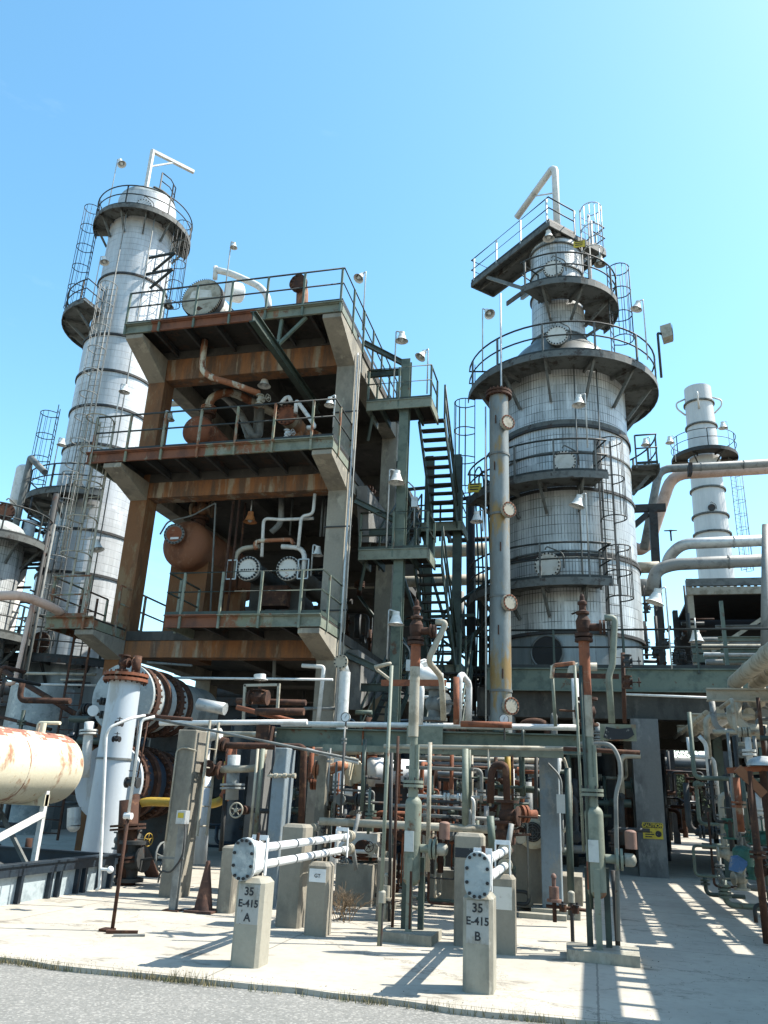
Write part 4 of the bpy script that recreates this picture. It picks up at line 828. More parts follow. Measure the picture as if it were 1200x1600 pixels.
# ================================================================ VESSELS AND RACKS FAR LEFT
c = W(8, 900, 24); sv = thing('ribbed_vessel', (c.x-.7, 24, 0), 'short ribbed clad vessel cut by the left edge of the view', 'vessel')
vx, vy = c.x-.75, 24.0
add('shell_section', G().lathe((vx, vy, 3), (0, 0, 1), [(1.05, 0), (1.05, 7.3)], 40), 'clad_ribbed', sv); add('top_head', G().dome((vx, vy, 10.3), (0, 0, 1), 1.0, .5, 32), 'head_grey', sv)
round_platform(sv, vx, vy, 9.9, 1.05, 1.9, 0, 360, nb=8, ends=False, sp=1.4)
round_platform(sv, vx, vy, 6.4, 1.05, 1.9, 0, 360, nb=8, ends=False, sp=1.4)
p, d = radial(vx, vy, 8, 800, 1.2); manway(sv, p-d*.2, d, .33, 'rust', .3, 14)
for (px, py0, py1, Y, r, m, lab) in ((33, 735, 800, 26.5, .33, 'pipe_white', 'short white insulated drum high at the left edge'), ):
    a = W(38, 735, Y); b = W(28, 785, Y); b = V((a.x, a.y, b.z)); g = G().cyl(b, a, r, n=22).dome(a, (0, 0, 1), r, .25).lathe(b, (0, 0, -1), [(r, 0), (.12, .25), (.12, .55)], 18); add('drum', g, m, label=lab, cat='drum')
a = W(48, 715, 25); pipe('davit', 'slanted grey davit arm by the white drum at the left edge', [V((a.x-.1, 25, 6)), a, W(70, 738, 24.6)], .13, 'steel_grey', cat='davit', bend=.1)
a = W(30, 900, 25.5); pipe('pipe', 'bright white insulated riser at the left edge between the two towers', [V((a.x, a.y, .3)), V((a.x, a.y, 11.3))], .24, 'pipe_white', hoops=1.2, cat='pipe')
a = W(45, 1000, 25); pipe('pipe', 'dark riser beside the white insulated pipe', [V((a.x, a.y, 2)), V((a.x, a.y, 12.2))], .13, 'steel_dark', (.4, .7))
for i, (px, m) in enumerate(((62, 'steel_dark'), (70, 'steel_grey'), (20, 'steel_dark'))): a = W(px, 900, 24.5+i*.4); pipe('pipe', ['thin dark riser left of the banded tower', 'thin grey riser tight beside the banded tower', 'dark riser behind the short ribbed vessel'][i], [V((a.x, a.y, 3)), V((a.x, a.y, 10.5+i*.4))], .06, m)
g = G()
for i in range(26): a = V((-21.6+random.uniform(-.9, .9), 25.2+random.uniform(-.4, .8), random.uniform(8.0, 11.6))); g.tube([a, a+random.choice([V((.9, 0, 0)), V((0, .7, 0)), V((0, 0, .9))])], random.uniform(.03, .07), 6)
add('valve_manifold', g, 'steel_dark', label='knot of dark pipework between the ribbed vessel and the banded tower', cat='pipework')
# bent pink brown beam in front, left
pipe('pipe', 'rust pink pipe entering from the left edge above the tank', [W(-30, 932, 15.6), W(35, 930, 15.6), W(80, 948, 16.5), W(100, 960, 17.2)], .11, 'pipe_pink', bend=.3)
pipe('pipe', 'slim rust pole standing under the pink pipe at the left edge', [W(50, 945, 16.2), W(24, 1062, 16.2), W(20, 1068, 16.2), W(0, 1068, 16.2)], .05, 'pipe_pink', bend=.1)
for i, (p0, p1, r, m, lab) in enumerate((((0, 1045), (150, 1135), .07, 'rust', 'brown pipe slanting down to the right above the rusty tank'), ((0, 1068), (160, 1071), .03, 'pipe_white', 'thin bright pipe running level above the rusty tank'), ((40, 1052), (150, 1054), .04, 'pipe_cream', 'cream pipe under the banded tower platform'), ((0, 1120), (80, 1140), .05, 'rust', 'brown pipe low behind the rusty tank'), ((95, 1062), (130, 1062), .03, 'pipe_cream', 'short cream pipe end near the left ladder'))):
    pipe('pipe', lab, [W(*p0, 18+i), W(*p1, 18+i)], r, m)
lt = thing('ladder_stand', (-12.6, 18, 0), 'pair of thin rust ladders under the left platform corner', 'ladder')
a = W(115, 1080, 18); ladder(lt, a.x, 18, .3, 6.2, (0, -1, 0), .5, 'rust'); 
dr_ = thing('ground_drum', W(60, 1105, 24)-V((0, 0, 2)), 'pale upright drum low behind the rusty tank', 'drum'); c = W(62, 1110, 24)
add('shell_section', G().lathe((c.x, 24, 0), (0, 0, 1), [(1.0, 0), (1.0, 4.6)], 32), 'head_grey', dr_)
# ================================================================ FOREGROUND PIERS AND THE HAIRPIN EXCHANGERS
def pier(label, x0, x1, y0, y1, z, m='concrete_light', ch=.03, name='concrete_pier', cat='pier', cap=True, painted=None, group=None):
    """poured pier with chamfered vertical edges and a chamfered top"""
    g = G(); P = [(x0+ch, y0), (x1-ch, y0), (x1, y0+ch), (x1, y1-ch), (x1-ch, y1), (x0+ch, y1), (x0, y1-ch), (x0, y0+ch)]
    Q = [(x0+2*ch, y0+ch), (x1-2*ch, y0+ch), (x1-ch, y0+2*ch), (x1-ch, y1-2*ch), (x1-2*ch, y1-ch), (x0+2*ch, y1-ch), (x0+ch, y1-2*ch), (x0+ch, y0+2*ch)]
    g.v = [V((*p, 0)) for p in P]+[V((*p, z-ch*1.3)) for p in P]+[V((*p, z)) for p in Q]
    for a in (0, 8):
        for i in range(8): j = (i+1) % 8; g.face([a+i, a+j, a+8+j, a+8+i])
    g.face([16+i for i in range(8)]); g.face([7-i for i in range(8)])
    return add(name, g, m, label=label, cat=cat, group=group)
pieces = {'A': (-3.53, -3.23, 8.24, 8.56, .80), 'B': (-1.205, -.925, 8.15, 8.47, .82)}
for L, (x0, x1, y0, y1, z) in pieces.items():
    p = pier('short concrete pier stencilled 35 E-415 %s at the pad edge' % L, x0, x1, y0, y1, z, ch=.035)
    xm = (x0+x1)/2; xs = xm; w_ = (x1-x0)/2-.036
    add('white_panel', G().box((xs-w_, y0-.004, z-.42), (xs+w_, y0+.01, z-.06)), 'worn_white', p)
    for s_, dz, sz in (('35', -.125, .105), ('E-415', -.235, .093), (L, -.36, .105)): text('stencil_text', s_, sz, (xs, y0-.0065, z+dz), (rad(90), 0, 0), 'stencil', p, .0022)
def obround(g, c, hw, hh, y0, y1, n=10):
    pts = [V((c.x+hw*math.cos(a), y0, c.z+(hh-hw)+hw*math.sin(a))) for a in [math.pi*i/n for i in range(n+1)]]+[V((c.x+hw*math.cos(a), y0, c.z-(hh-hw)+hw*math.sin(a))) for a in [math.pi+math.pi*i/n for i in range(n+1)]]
    return g.prism(pts, (0, y1-y0, 0))
def hairpin(L, cx, y0, yb, zc, lab):
    e = thing('hairpin_exchanger', (cx, y0, .82), lab, 'exchanger', 'two hairpin exchangers on concrete piers'); c = V((cx, 0, zc))
    add('cover', obround(G(), c, .118, .20, y0, y0+.035), 'head_grey', e); add('cover_flange', obround(G(), c, .122, .204, y0+.04, y0+.075), 'white_paint', e); add('bonnet', obround(G(), c, .088, .168, y0+.075, y0+.36), 'white_paint', e)
    b = G(); hw, hh = .098, .18
    N = 12; per = []
    for i in range(N):
        t = 2*math.pi*(i+.5)/N; a = V((math.cos(t), 0, math.sin(t))); q = V((cx+hw*a.x, y0, zc+(hh-hw)*(1 if a.z > 0 else -1)*min(1, abs(a.z)*1.6)+hw*a.z)); b.cyl(q-V((0, .018, 0)), q+V((0, .09, 0)), .0165, n=6)
    add('bolt_ring', b, 'black', e)
    for dz in (.085, -.085):
        t = G().cyl((cx, y0+.34, zc+dz), (cx, yb, zc+dz), .045, n=18); o = add('tube', t, 'white_paint', e); h = G(); y = y0+.9
        while y < yb: h.cyl((cx, y, zc+dz), (cx, y+.03, zc+dz), .049, n=18); y += .62
        add('band', h, 'steel_grey', o)
        for k, R in ((0, .085), (.07, .085), (.16, .075)): add('end_flange', G().cyl((cx, yb+k, zc+dz), (cx, yb+k+.04, zc+dz), R, n=18), 'pipe_cream', e)
        add('end_pipe', G().tube([(cx, yb, zc+dz), (cx, yb+.35, zc+dz), (cx+.05, yb+.4, zc+dz+(.3 if dz > 0 else -.3))], .035, 8, bend=.1), 'pipe_grey', e)
    for y in (y0+.42, yb-.25):
        s_ = G(); 
        for x in (-.085, .085): s_.bar((cx+x, y, .8), (cx+x, y, zc+.19), .014, .05)
        s_.bar((cx-.09, y, zc+.19), (cx+.09, y, zc+.19), .014, .05, up=(0, 0, 1)); add('support', s_, 'white_paint', e)
    n_ = G().cyl((cx+.02, y0+.3, zc+.16), (cx+.02, y0+.3, zc+.24), .02, n=8); add('vent', n_, 'rust', e)
hairpin('A', -3.45, 8.16, 11.9, .975, 'white twin tube exchanger with oblong bolted cover on the pier marked A')
hairpin('B', -1.05, 8.0, 10.55, .985, 'white twin tube exchanger with oblong bolted cover on the pier marked B')
def base(px, py): return WZ(px, py, 0)
for lab, pxl, pxr, pyb, pyt, dp, m, ch in (
    ('tall square concrete pier left of the traffic cone', 241, 282, 1403, 1140, .42, 'concrete', .01),
    ('slim concrete pier hidden behind the oblong cover marked A', 333, 362, 1427, 1322, .4, 'concrete', .02),
    ('broad plain concrete pier behind the white tubes of exchanger A', 424, 470, 1450, 1288, .35, 'concrete', .03),
    ('squat concrete pier with a white band under the far end of exchanger A', 470, 510, 1463, 1348, .28, 'concrete', .03),
    ('broad concrete pier with a dark stripe behind exchanger B', 706, 756, 1480, 1302, .3, 'concrete', .03),
    ('concrete pier with a faded white panel under exchanger B far end', 766, 806, 1492, 1368, .25, 'concrete', .03),
    ('small concrete pier left of the pale green middle pot', 584, 612, 1440, 1342, .25, 'concrete', .02)):
    a, b = base(pxl, pyb), base(pxr, pyb); y = (a.y+b.y)/2; z = zat(pyt, (a.x+b.x)/2, y)
    p = pier(lab, a.x, b.x, y, y+dp, z, m, ch)
    if 'white band' in lab: add('white_panel', G().box((a.x+.03, y-.004, z-.22), (b.x-.03, y+.01, z-.07)), 'white_paint', p); text('stencil_text', 'GT', .06, ((a.x+b.x)/2, y-.0065, z-.15), (rad(90), 0, 0), 'stencil', p, .001)
    if 'dark stripe' in lab: add('dark_stripe', G().box((a.x+.01, y-.004, z-.28), (b.x-.03, y+.01, z-.17)), 'stencil', p)
    if 'faded' in lab: add('white_panel', G().box((a.x+.03, y-.004, z-.36), (b.x-.03, y+.01, z-.12)), 'white_dome', p)
# traffic cone
b = base(317, 1425); cn = thing('traffic_cone', b, 'faded brown traffic cone by the concrete pier', 'cone'); h = zat(1345, b.x, b.y)
add('cone_body', G().lathe(b+V((0, 0, .03)), (0, 0, 1), [(.13, 0), (.03, h-.05), (.025, h-.03)], 24), 'cone_brown', cn); add('cone_base', G().box(b+V((-.2, -.2, .002)), b+V((.2, .2, .03))), 'cone_brown', cn)
# instrument stand by the left pier
b = base(270, 1423); it = thing('instrument_stand', b, 'bluish steel stand carrying a small transmitter box in front of the tall pier', 'instrument stand'); h = zat(1280, b.x, b.y)
add('post', G().channel(b, b+V((0, 0, h)), .1, .08, 1, .008, up=(0, 1, 0)), 'pipe_grey', it); bx_ = b+V((.02, -.08, h))
add('transmitter', G().box(bx_+V((-.07, -.06, -.06)), bx_+V((.07, .08, .12))), 'galv', it); add('dial', G().box(bx_+V((-.045, -.066, .02)), bx_+V((.045, -.061, .09))), 'sign_yellow', it)
add('hose', G().tube([bx_+V((.06, 0, -.05)), bx_+V((.08, 0, -.5)), bx_+V((-.1, 0, -.72)), bx_+V((-.25, .02, -.68)), bx_+V((-.27, .02, -.85))], .014, 6, bend=.2), 'steel_dark', it)
add('clamp', G().box(b+V((-.32, -.03, h*.55)), b+V((.08, .0, h*.55+.03))), 'steel_grey', it)
add('base_plate', G().box(b+V((-.12, -.1, .001)), b+V((.12, .1, .015))), 'rust', it)
p = V((-6.6, 12.42, 0)); pipe('conduit', 'thin pale tube looping up the face of the tall left pier', [p+V((.0, 0, .8)), p+V((0, 0, 2.2)), p+V((.12, 0, 2.25)), p+V((.35, 0, 2.2))], .014, 'pipe_cream', bend=.08)
p = V((-6.12, 12.5, 0)); stripe_rungs = thing('ladder_stand', p, 'added rungs imitating shadow stripes on the sunlit side of the tall left pier', 'ladder'); ladder(stripe_rungs, -6.14, 12.75, .9, 2.7, (1, 0, 0), .34, 'pipe_cream')  # rungs stand in for shadow stripes on the pier's lit side
# columns under the green beam
for lab, pxl, pxr, pyb, Y, pyt, dp, m in (
    ('grey stained column behind the cream pipe left of the beam end', 367, 397, 1395, None, 1165, .4, 'concrete_grey'),
    ('pale blue painted column under the left end of the green beam', 405, 432, 1418, None, 1168, .4, 'blue_concrete'),
    ('brownish concrete column right of the rust down pipe', 480, 500, 1402, None, 1180, .4, 'concrete'),
    ('pale blue painted column under the right end of the green beam', 847, 880, 1433, None, 1174, .42, 'blue_concrete')):
    a, b = base(pxl, pyb), base(pxr, pyb); y = (a.y+b.y)/2; z = zat(pyt, (a.x+b.x)/2, y); pier(lab, a.x, b.x, y, y+dp, z, m, .012, 'concrete_column', 'column')
a = base(860, 1433); add('plinth', G().box((a.x-.28, a.y-.15, .001), (a.x+.45, a.y+.7, .12)).box((a.x-.45, a.y-.35, .001), (a.x+.25, a.y-.16, .07)), 'concrete_light', label='low concrete plinth round the foot of the right blue column', cat='plinth')
# ---------------------------------------------------------------- green beam and the pipes along it
GY = 13.3; a = W(430, 1152, GY); b = W(912, 1150, GY); zc = 2.52
gb = add('green_beam', G().channel((a.x, GY, zc), (b.x, GY, zc), .12, .30, -1, .02), 'green', label='long green channel beam spanning the blue painted columns', cat='beam')
add('end_plate', G().box((a.x-.24, GY-.3, zc-.14), (a.x-.004, GY-.02, zc+.16)), 'rust', gb)
add('gusset', G().box((W(636, 1140, GY-.1).x, GY-.12, zc-.1), (W(692, 1140, GY-.1).x, GY-.085, zc+.22)), 'green_light', gb)
b2 = W(640, 1172, 13.0); add('green_beam', G().bar((W(505, 1170, 13.0).x, 13.0, b2.z), (W(880, 1172, 13.0).x, 13.0, b2.z), .08, .10), 'green_light', label='thin pale green bar below the long green beam', cat='beam')
for i, (p0, p1, Y, r, m, lab) in enumerate((
    ((250, 1130), (480, 1128), 13.1, .045, 'pipe_white', 'pipe lying level left of the green beam, white for its lit top'),  # white includes the sunlight along the top of this pipe
    ((440, 1131), (905, 1137), 13.45, .05, 'pipe_white', 'white tube standing in for the sunlit top of the green beam'),  # tube paints the beam's sunlit top edge
    ((720, 1131), (800, 1133), 13.1, .05, 'rust_bright', 'short rust pipe on top of the green beam'),
    ((600, 1166), (900, 1170), 12.8, .035, 'pipe_cream', 'cream conduit running under the green beam'),
    ((880, 1170), (1000, 1176), 11.5, .03, 'rust', 'thin rust bar projecting right of the green beam'),
    ((290, 1146), (640, 1150), 14.4, .05, 'pipe_cream', 'cream pipe behind the left part of the green beam'),
    ((480, 1175), (600, 1172), 14.6, .08, 'pipe_cream', 'stout cream pipe under the middle of the green beam'),
    ((655, 1184), (845, 1189), 14.8, .045, 'pipe_cream', 'upper cream pipe running to the right blue column'),
    ((655, 1193), (845, 1198), 14.8, .045, 'pipe_grey', 'lower grey pipe running to the right blue column'),
    ((500, 1283), (780, 1297), 12.6, .06, 'pipe_cream', 'long cream pipe crossing behind the pale green pot'),
    ((640, 1273), (790, 1281), 13.4, .03, 'pipe_grey', 'grey pipe just above the long cream pipe'),
    ((505, 1329), (585, 1331), 13.2, .03, 'pipe_white', 'thin white pipe low behind exchanger A'),
    ((475, 1170), (560, 1192), 13.0, .03, 'pipe_white', 'thin white pipe slanting under the green beam'),
    ((235, 1122), (560, 1188), 12.2, .022, 'steel_grey', 'long slender tube slanting down from the hose frame'),
    ((225, 1118), (300, 1124), 12.0, .03, 'rust', 'rust angle bar at the head of the hose frame'))):
    pipe('pipe', lab, [W(*p0, Y), W(*p1, Y)], r, m)
for px, py, side in ((541, 1121, 'left'), (788, 1124, 'right')):
    p = W(px, py, 13.2); g_ = thing('pressure_gauge', p, 'small round white gauge standing on the green beam, %s one' % side, 'gauge'); add('dial', G().cyl(p, p+V((0, -.05, 0)), .075, n=22), 'white_paint', g_); add('needle', G().bar(p+V((-.01, -.054, -.02)), p+V((.02, -.054, .04)), .008, .004), 'black', g_); add('rim', G().tube([p+V((.076*math.cos(i*math.pi/10), -.05, .076*math.sin(i*math.pi/10))) for i in range(20)], .008, 5, closed=True), 'steel_grey', g_); add('stem', G().cyl(p+V((0, 0, -.075)), p+V((0, 0, -.32)), .014, n=6), 'steel_dark', g_)
# rust and cream pipes on the left bay
pipe('pipe', 'dark rust pipe elbowing down left of the brownish column', [W(345, 1162, 12.6), W(360, 1165, 12.6), W(470, 1167, 12.6), W(475, 1172, 12.6), W(470, 1300, 12.6)], .055, 'rust', (.3,), bend=.16)
pipe('pipe', 'cream pipe with bend hanging under the left pipes', [W(335, 1202, 12.9), W(372, 1202, 12.9), W(408, 1200, 12.9), W(413, 1165, 12.9)], .06, 'pipe_cream', bend=.18)
valve('valve', 'rust flanged valve at the end of the cream bent pipe', W(329, 1203, 12.9), (1, 0, 0), (0, -.9, .2), .12, 'rust', wheel=False)
pipe('pipe', 'white lagged pipe bending down behind the shadow stripe rungs', [W(345, 1146, 13.4), W(322, 1150, 13.4), W(318, 1185, 13.4), W(318, 1210, 13.4)], .1, 'pipe_white', bend=.2)
pipe('pipe', 'pale blue lagged riser behind the transmitter box', [W(322, 1210, 14), W(312, 1350, 14)], .12, 'pale_blue')
pipe('pipe', 'dark jacketed riser with bands behind the cream bent pipe', [W(366, 1180, 14.2), W(362, 1250, 14.2)], .12, 'head_grey', (.3, .7))
pipe('pipe', 'thin dark riser below the banded riser', [W(352, 1240, 14.2), W(345, 1330, 14.2)], .04, 'steel_dark')
p = W(369, 1266, 12.6); g_ = thing('globe_valve', p, 'cream spoked hand wheel valve between the columns', 'valve'); h = G(); handwheel(h, p, (0, -1, .05), .11, .014); add('handwheel', h, 'pipe_cream', g_); add('stem', G().cyl(p, p+V((0, .3, 0)), .018, n=6).cyl(p+V((0, .26, 0)), p+V((0, .45, 0)), .07), 'rust', g_); add('pipe_stub', G().cyl(p+V((-.25, .4, 0)), p+V((.5, .4, 0)), .04), 'steel_dark', g_)
for i, px in enumerate((403, 411, 443, 449, 455)):
    a = W(px, 1170, 12.3+.12*i); pipe('conduit', ['pale conduit on the left edge of the left blue column', 'green tinted conduit against the left blue column', 'pale tube standing in for the sunlit side of the left blue column', 'second pale tube standing in for the sunlit side of the left blue column', 'third pale tube standing in for the sunlit side of the left blue column'][i], [a, V((a.x, a.y, .9 if i < 2 else .3))], .022 if i != 1 else .035, ['pipe_cream', 'green_light', 'pipe_white', 'pipe_white', 'pipe_cream'][i])  # last three tubes stand in for the column's sunlit side
g = G()
for i in range(6): a = W(422+7*i, 1212, 12.2); g.cyl(a, a+V((.05, 0, 0)), .03+.01*(i % 2), n=10)
g.tube([W(418, 1212, 12.2), W(462, 1213, 12.2)], .018, 6); add('fitting_row', g, 'pipe_cream', label='row of small cream fittings hung across the left blue column', cat='fitting')
pipe('chain', 'thin black cord hanging by the left blue column', [W(430, 1165, 12.1), W(428, 1195, 12.1), W(420, 1210, 12.1)], .008, 'black', cat='cord', bend=.1)
# hose frame on the left
ts = [((205, 1122), (185, 1130), (163, 1140), (160, 1165), (152, 1390))]
pipe('hose_pole', 'white tube curving over and down beside the broad standpipe', [W(226, 1118, 11.6), W(205, 1122, 11.2), W(172, 1136, 11.0), W(166, 1148, 11.0), W(158, 1330, 11.0), W(155, 1388, 11.0), W(150, 1391, 11.0)], .022, 'pipe_white', cat='pole', bend=.1)
p = W(172, 1359, 11.0); add('light_knob', G().dome(p, (1, -.3, 0), .05, .05, 14, 5).dome(p, (-1, .3, 0), .05, .03, 14, 5).cyl(p, p+V((-.14, 0, 0)), .02), 'white_paint', label='round white knob on the white tube by the bin', cat='knob')
b = base(175, 1455); tp_ = V((b.x, b.y, zat(1275, b.x, b.y)))
pipe('post', 'slim rust post on a flat foot at the front left of the pad', [b, tp_], .022, 'rust', cat='post')
pipe('hose_pole', 'slim white pole standing on the rust post', [tp_, V((b.x, b.y, zat(1125, b.x, b.y))), V((b.x+.12, b.y+.1, zat(1118, b.x, b.y)))], .018, 'pipe_white', cat='pole', bend=.05)
add('foot_plate', G().box(b+V((-.12, -.1, .001)), b+V((.02, .05, .03))).bar(b+V((.03, -.18, .02)), b+V((.35, -.02, .02)), .05, .03), 'rust', label='rust angle iron foot lying under the slim post', cat='foot')
add('foot_plate', G().bar(b+V((.2, -.3, .012)), b+V((.5, -.12, .012)), .06, .02), 'pipe_grey', label='loose pale strip of metal lying by the rust foot', cat='strip')
p = tp_; add('clamp', G().cyl(p-V((.05, 0, 0)), p+V((.05, 0, 0)), .04, n=10), 'pipe_white', label='white clamp joining the white pole to the rust post', cat='clamp')
for i, (pa, pb) in enumerate((((216, 1125), (208, 1215)), ((231, 1128), (214, 1220)))): pipe('rod', ['thin dark rod hanging behind the white pole', 'thin rust rod hanging right of the white pole'][i], [W(*pa, 10.9+.2*i), W(*pb, 10.9+.2*i)], .012, 'steel_dark' if i == 0 else 'rust', cat='rod')
p = W(207, 1223, 10.7); valve('valve', 'small dark valve cluster hanging below the rods', p, (1, 0, 0), (0, 0, 1), .06, 'steel_dark', L=.8)
# ================================================================ TWO PIPE STANDS WITH POTS
def stand(which, px, pyb, pytop, potT, potB, rp, mtop, cap_side=1):
    b = base(px, pyb); x, y = b.x, b.y; z = lambda py: zat(py, x, y)
    s = thing('pot_stand', b, ('pale green pot on legs with a tall rust valve mast, %s one' % which), 'pot stand', 'two pale green pot stands')
    x0, x1 = (-.32, .32) if which == 'middle' else (-.36, .42)
    add('plinth', G().prism([(x+x0, y-.14, .001), (x+x1, y-.2, .001), (x+x1+.02, y+.42, .001), (x+x0-.02, y+.42, .001)], (0, 0, .11)), 'concrete_light', s)
    zt, zb = z(potT), z(potB); yy = y+.12
    g = G().cyl((x, yy, zb), (x, yy, zt-.1), rp, n=30, cap=False); add('pot_body', g, 'green_light', s); add('pot_head', G().dome((x, yy, zt-.1), (0, 0, 1), rp, .1, 30, 6), 'green_light', s); add('pot_head', G().dome((x, yy, zb), (0, 0, -1), rp, .08, 30, 6), 'green_rust', s)
    add('rust_patch', G().lathe((x, yy, zb+.02), (0, 0, 1), [(rp+.002, 0), (rp+.002, .30)], 16, False, a0=-35, a1=75), 'rust_bright', s)
    add('name_plate', G().box((x-rp*.75, yy-rp-.012, zb+.32), (x+rp*.35, yy-rp+.03, zb+.56)), 'galv', s)
    for dx, dy in ((-rp*.95, .1), (0.0, -.1), (rp*1.0, .12)): add('leg', G().bar((x+dx, yy+dy, .11), (x+dx, yy+dy, zb+.25), .07, .06), 'green_dark' if dx else 'green_light', s)
    if which == 'middle': add('rust_streak', G().box((x+.005, yy-.1315, .14), (x+.034, yy-.131, zb+.1)), 'rust', s)
    # neck, flanges and reducer over the pot
    add('neck', G().cyl((x-.01, yy, zt-.02), (x-.01, yy, zt+.32), rp*.62, n=18), 'green_light', s); fl_ = G()
    for k in (.10, .15): fl_.cyl((x-.01, yy, zt+k), (x-.01, yy, zt+k+.035), rp*1.25, n=20)
    add('flange', fl_, 'green_light', s); bolts(s, (x-.01, yy, zt+.08), (0, 0, 1), rp*1.1, 8, .012, .14, 'steel_dark')
    zz = z(1150); add('lower_mast', G().cyl((x-.02, yy, zt+.30), (x-.02, yy, zz), rp*.5, n=16).cyl((x+.04, yy-.03, zt+.2), (x+.04, yy-.03, zz-.1), .025), 'green_light', s)
    zm = z(1040 if which == 'middle' else 1085); zt2 = z(pytop+65)
    add('mast', G().cyl((x-.03, yy, zz), (x-.03, yy, zm), .068, n=18), 'pipe_cream' if which == 'middle' else 'pipe_cream', s)
    add('mast', G().cyl((x-.03, yy, zm+.002), (x-.03, yy, zt2), .068, n=18), 'rust_bright', s)
    # relief valve on top
    g = G(); q = V((x-.03, yy, zt2)); g.cyl(q, q+V((0, 0, .04)), .115, n=16); g.cyl(q+V((0, 0, .06)), q+V((0, 0, .10)), .115, n=16); g.lathe(q+V((0, 0, .10)), (0, 0, 1), [(.06, 0), (.09, .07), (.095, .17), (.055, .25), (.085, .26), (.085, .29), (.045, .31), (.045, .38), (.06, .39), (.06, .42), (.035, .44), (.03, .5), (.015, .53)], 14)
    for k_ in (-1, 1): g.cyl(q+V((k_*.045, 0, .29)), q+V((k_*.045, 0, .41)), .009, n=5); g.tube([q+V((.04, -.02, .42)), q+V((-.14, -.02, .36))], .012, 5)
    g.cyl(q+V((0, 0, .19)), q+V((.24, 0, .19)), .05, n=12); g.cyl(q+V((.2, 0, .19)), q+V((.23, 0, .19)), .092, n=14); g.cyl(q+V((.245, 0, .19)), q+V((.275, 0, .19)), .092, n=14); add('relief_valve', g, 'rust', s)
    # side level fittings
    h = G(); zf = zb+.36; h.cyl((x+rp, yy, zf), (x+rp+.34, yy, zf), .05, n=14)
    for k in (.12, .17): h.cyl((x+rp+k, yy, zf), (x+rp+k+.03, yy, zf), .12, n=18)
    add('side_nozzle', h, 'green_light', s); add('side_cap', G().cyl((x+rp+.3, yy, zf+.12), (x+rp+.3, yy, zf+.30), .068, n=18).dome((x+rp+.3, yy, zf+.3), (0, 0, 1), .068, .03), 'cap_pink', s)
    add('float_housing', G().dome((x+rp+.3, yy, zf), (1, 0, 0), .075, .05, 14).cyl((x+rp+.22, yy, zf), (x+rp+.3, yy, zf), .075, n=14), 'panel_beige', s)
    return s, V((x-.03, yy, zt2+.31))
s1, q1 = stand('middle', 637, 1472, 940, 1243, 1375, .105, 0)
s2, q2 = stand('right', 938, 1502, 935, 1258, 1395, .108, 0)
# pipes leaving the relief valves
pipe('pipe', 'cream pipe bending down and right from the middle mast valve', [q1+V((.27, 0, 0)), q1+V((.42, 0, 0)), W(668, 1032, 10.6), W(690, 1058, 11.2), W(693, 1125, 11.4)], .042, 'pipe_cream', bend=.14)
pipe('pipe', 'green cream pipe looping down from the right mast valve', [q2+V((.27, 0, 0)), q2+V((.40, 0, 0)), W(957, 1040, 10.5), W(951, 1055, 10.5), W(956, 1130, 10.5)], .042, 'green_light', bend=.16)
pipe('pipe', 'white conduit curving off the right end of the green beam', [W(908, 1162, 11.0), W(955, 1162, 10.8), W(968, 1185, 10.8), W(970, 1215, 10.8), W(962, 1240, 10.8), W(966, 1470, 10.8)], .026, 'pipe_grey', bend=.2)
add('junction_plate', G().box(W(937, 1131, 11.2), W(995, 1158, 11.2)+V((0, .05, 0))), 'green_rust', label='green bolted plate with worn dark patch by the right mast', cat='plate')
pl = W(966, 1145, 11.16); add('worn_patch', G().prism([pl+V((-.19, 0, -.06)), pl+V((-.1, 0, -.09)), pl+V((.12, 0, -.075)), pl+V((.2, 0, -.02)), pl+V((.17, 0, .07)), pl+V((.0, 0, .05)), pl+V((-.15, 0, .075))], (0, .02, 0)), 'stencil', label='dark worn patch on the green bolted plate', cat='patch')
# white and rust portal pipes above the beam
pipe('pipe', 'fat cream pipe with flanged elbow above the green beam', [W(683, 1075, 13.6), W(676, 1060, 13.6), W(650, 1040, 13.8), W(655, 1052, 13.2), W(690, 1062, 13.2)], .11, 'pipe_white', (1.6,), bend=.2)
valve('valve', 'bulky grey flanged valve standing behind the green beam', W(680, 1100, 13.6), (0, 0, 1), (1, -.4, 0), .17, 'steel_grey', wheel=False)
pipe('pipe', 'white goal post shaped pipe on the beam, right of the bulky valve', [W(716, 1132, 13.3), W(718, 1058, 13.3), W(722, 1054, 13.4), W(733, 1068, 13.8), W(732, 1132, 13.8)], .055, 'pipe_white', bend=.12)
pipe('pipe', 'rust red upright beside the goal post shaped pipe', [W(713, 1132, 13.2), W(713, 1058, 13.2)], .05, 'rust_bright')
pipe('pipe', 'white bent pipe rising from the beam right of the middle mast', [W(655, 1132, 12.9), W(658, 1074, 12.9), W(650, 1064, 12.9), W(640, 1060, 12.9)], .06, 'pipe_white', bend=.15)
add('red_bar', G().bar(W(596, 1067, 12.0), W(697, 1067, 12.0), .06, .09), 'rust_bright', label='rust red flat bar held level beside the middle mast', cat='bar')
pipe('pole', 'tall slim pale green pole left of the middle mast', [WZ(592, 1478, 0), W(612, 1040, WZ(592, 1478, 0).y)], .024, 'green_light', cat='pole')
pipe('pole', 'thin cream arm tied to the slim pale green pole', [W(585, 1042, 10.2), W(612, 1036, 10.2), W(586, 1044, 10.6), W(612, 1064, 10.6)], .022, 'pipe_cream', cat='pole')
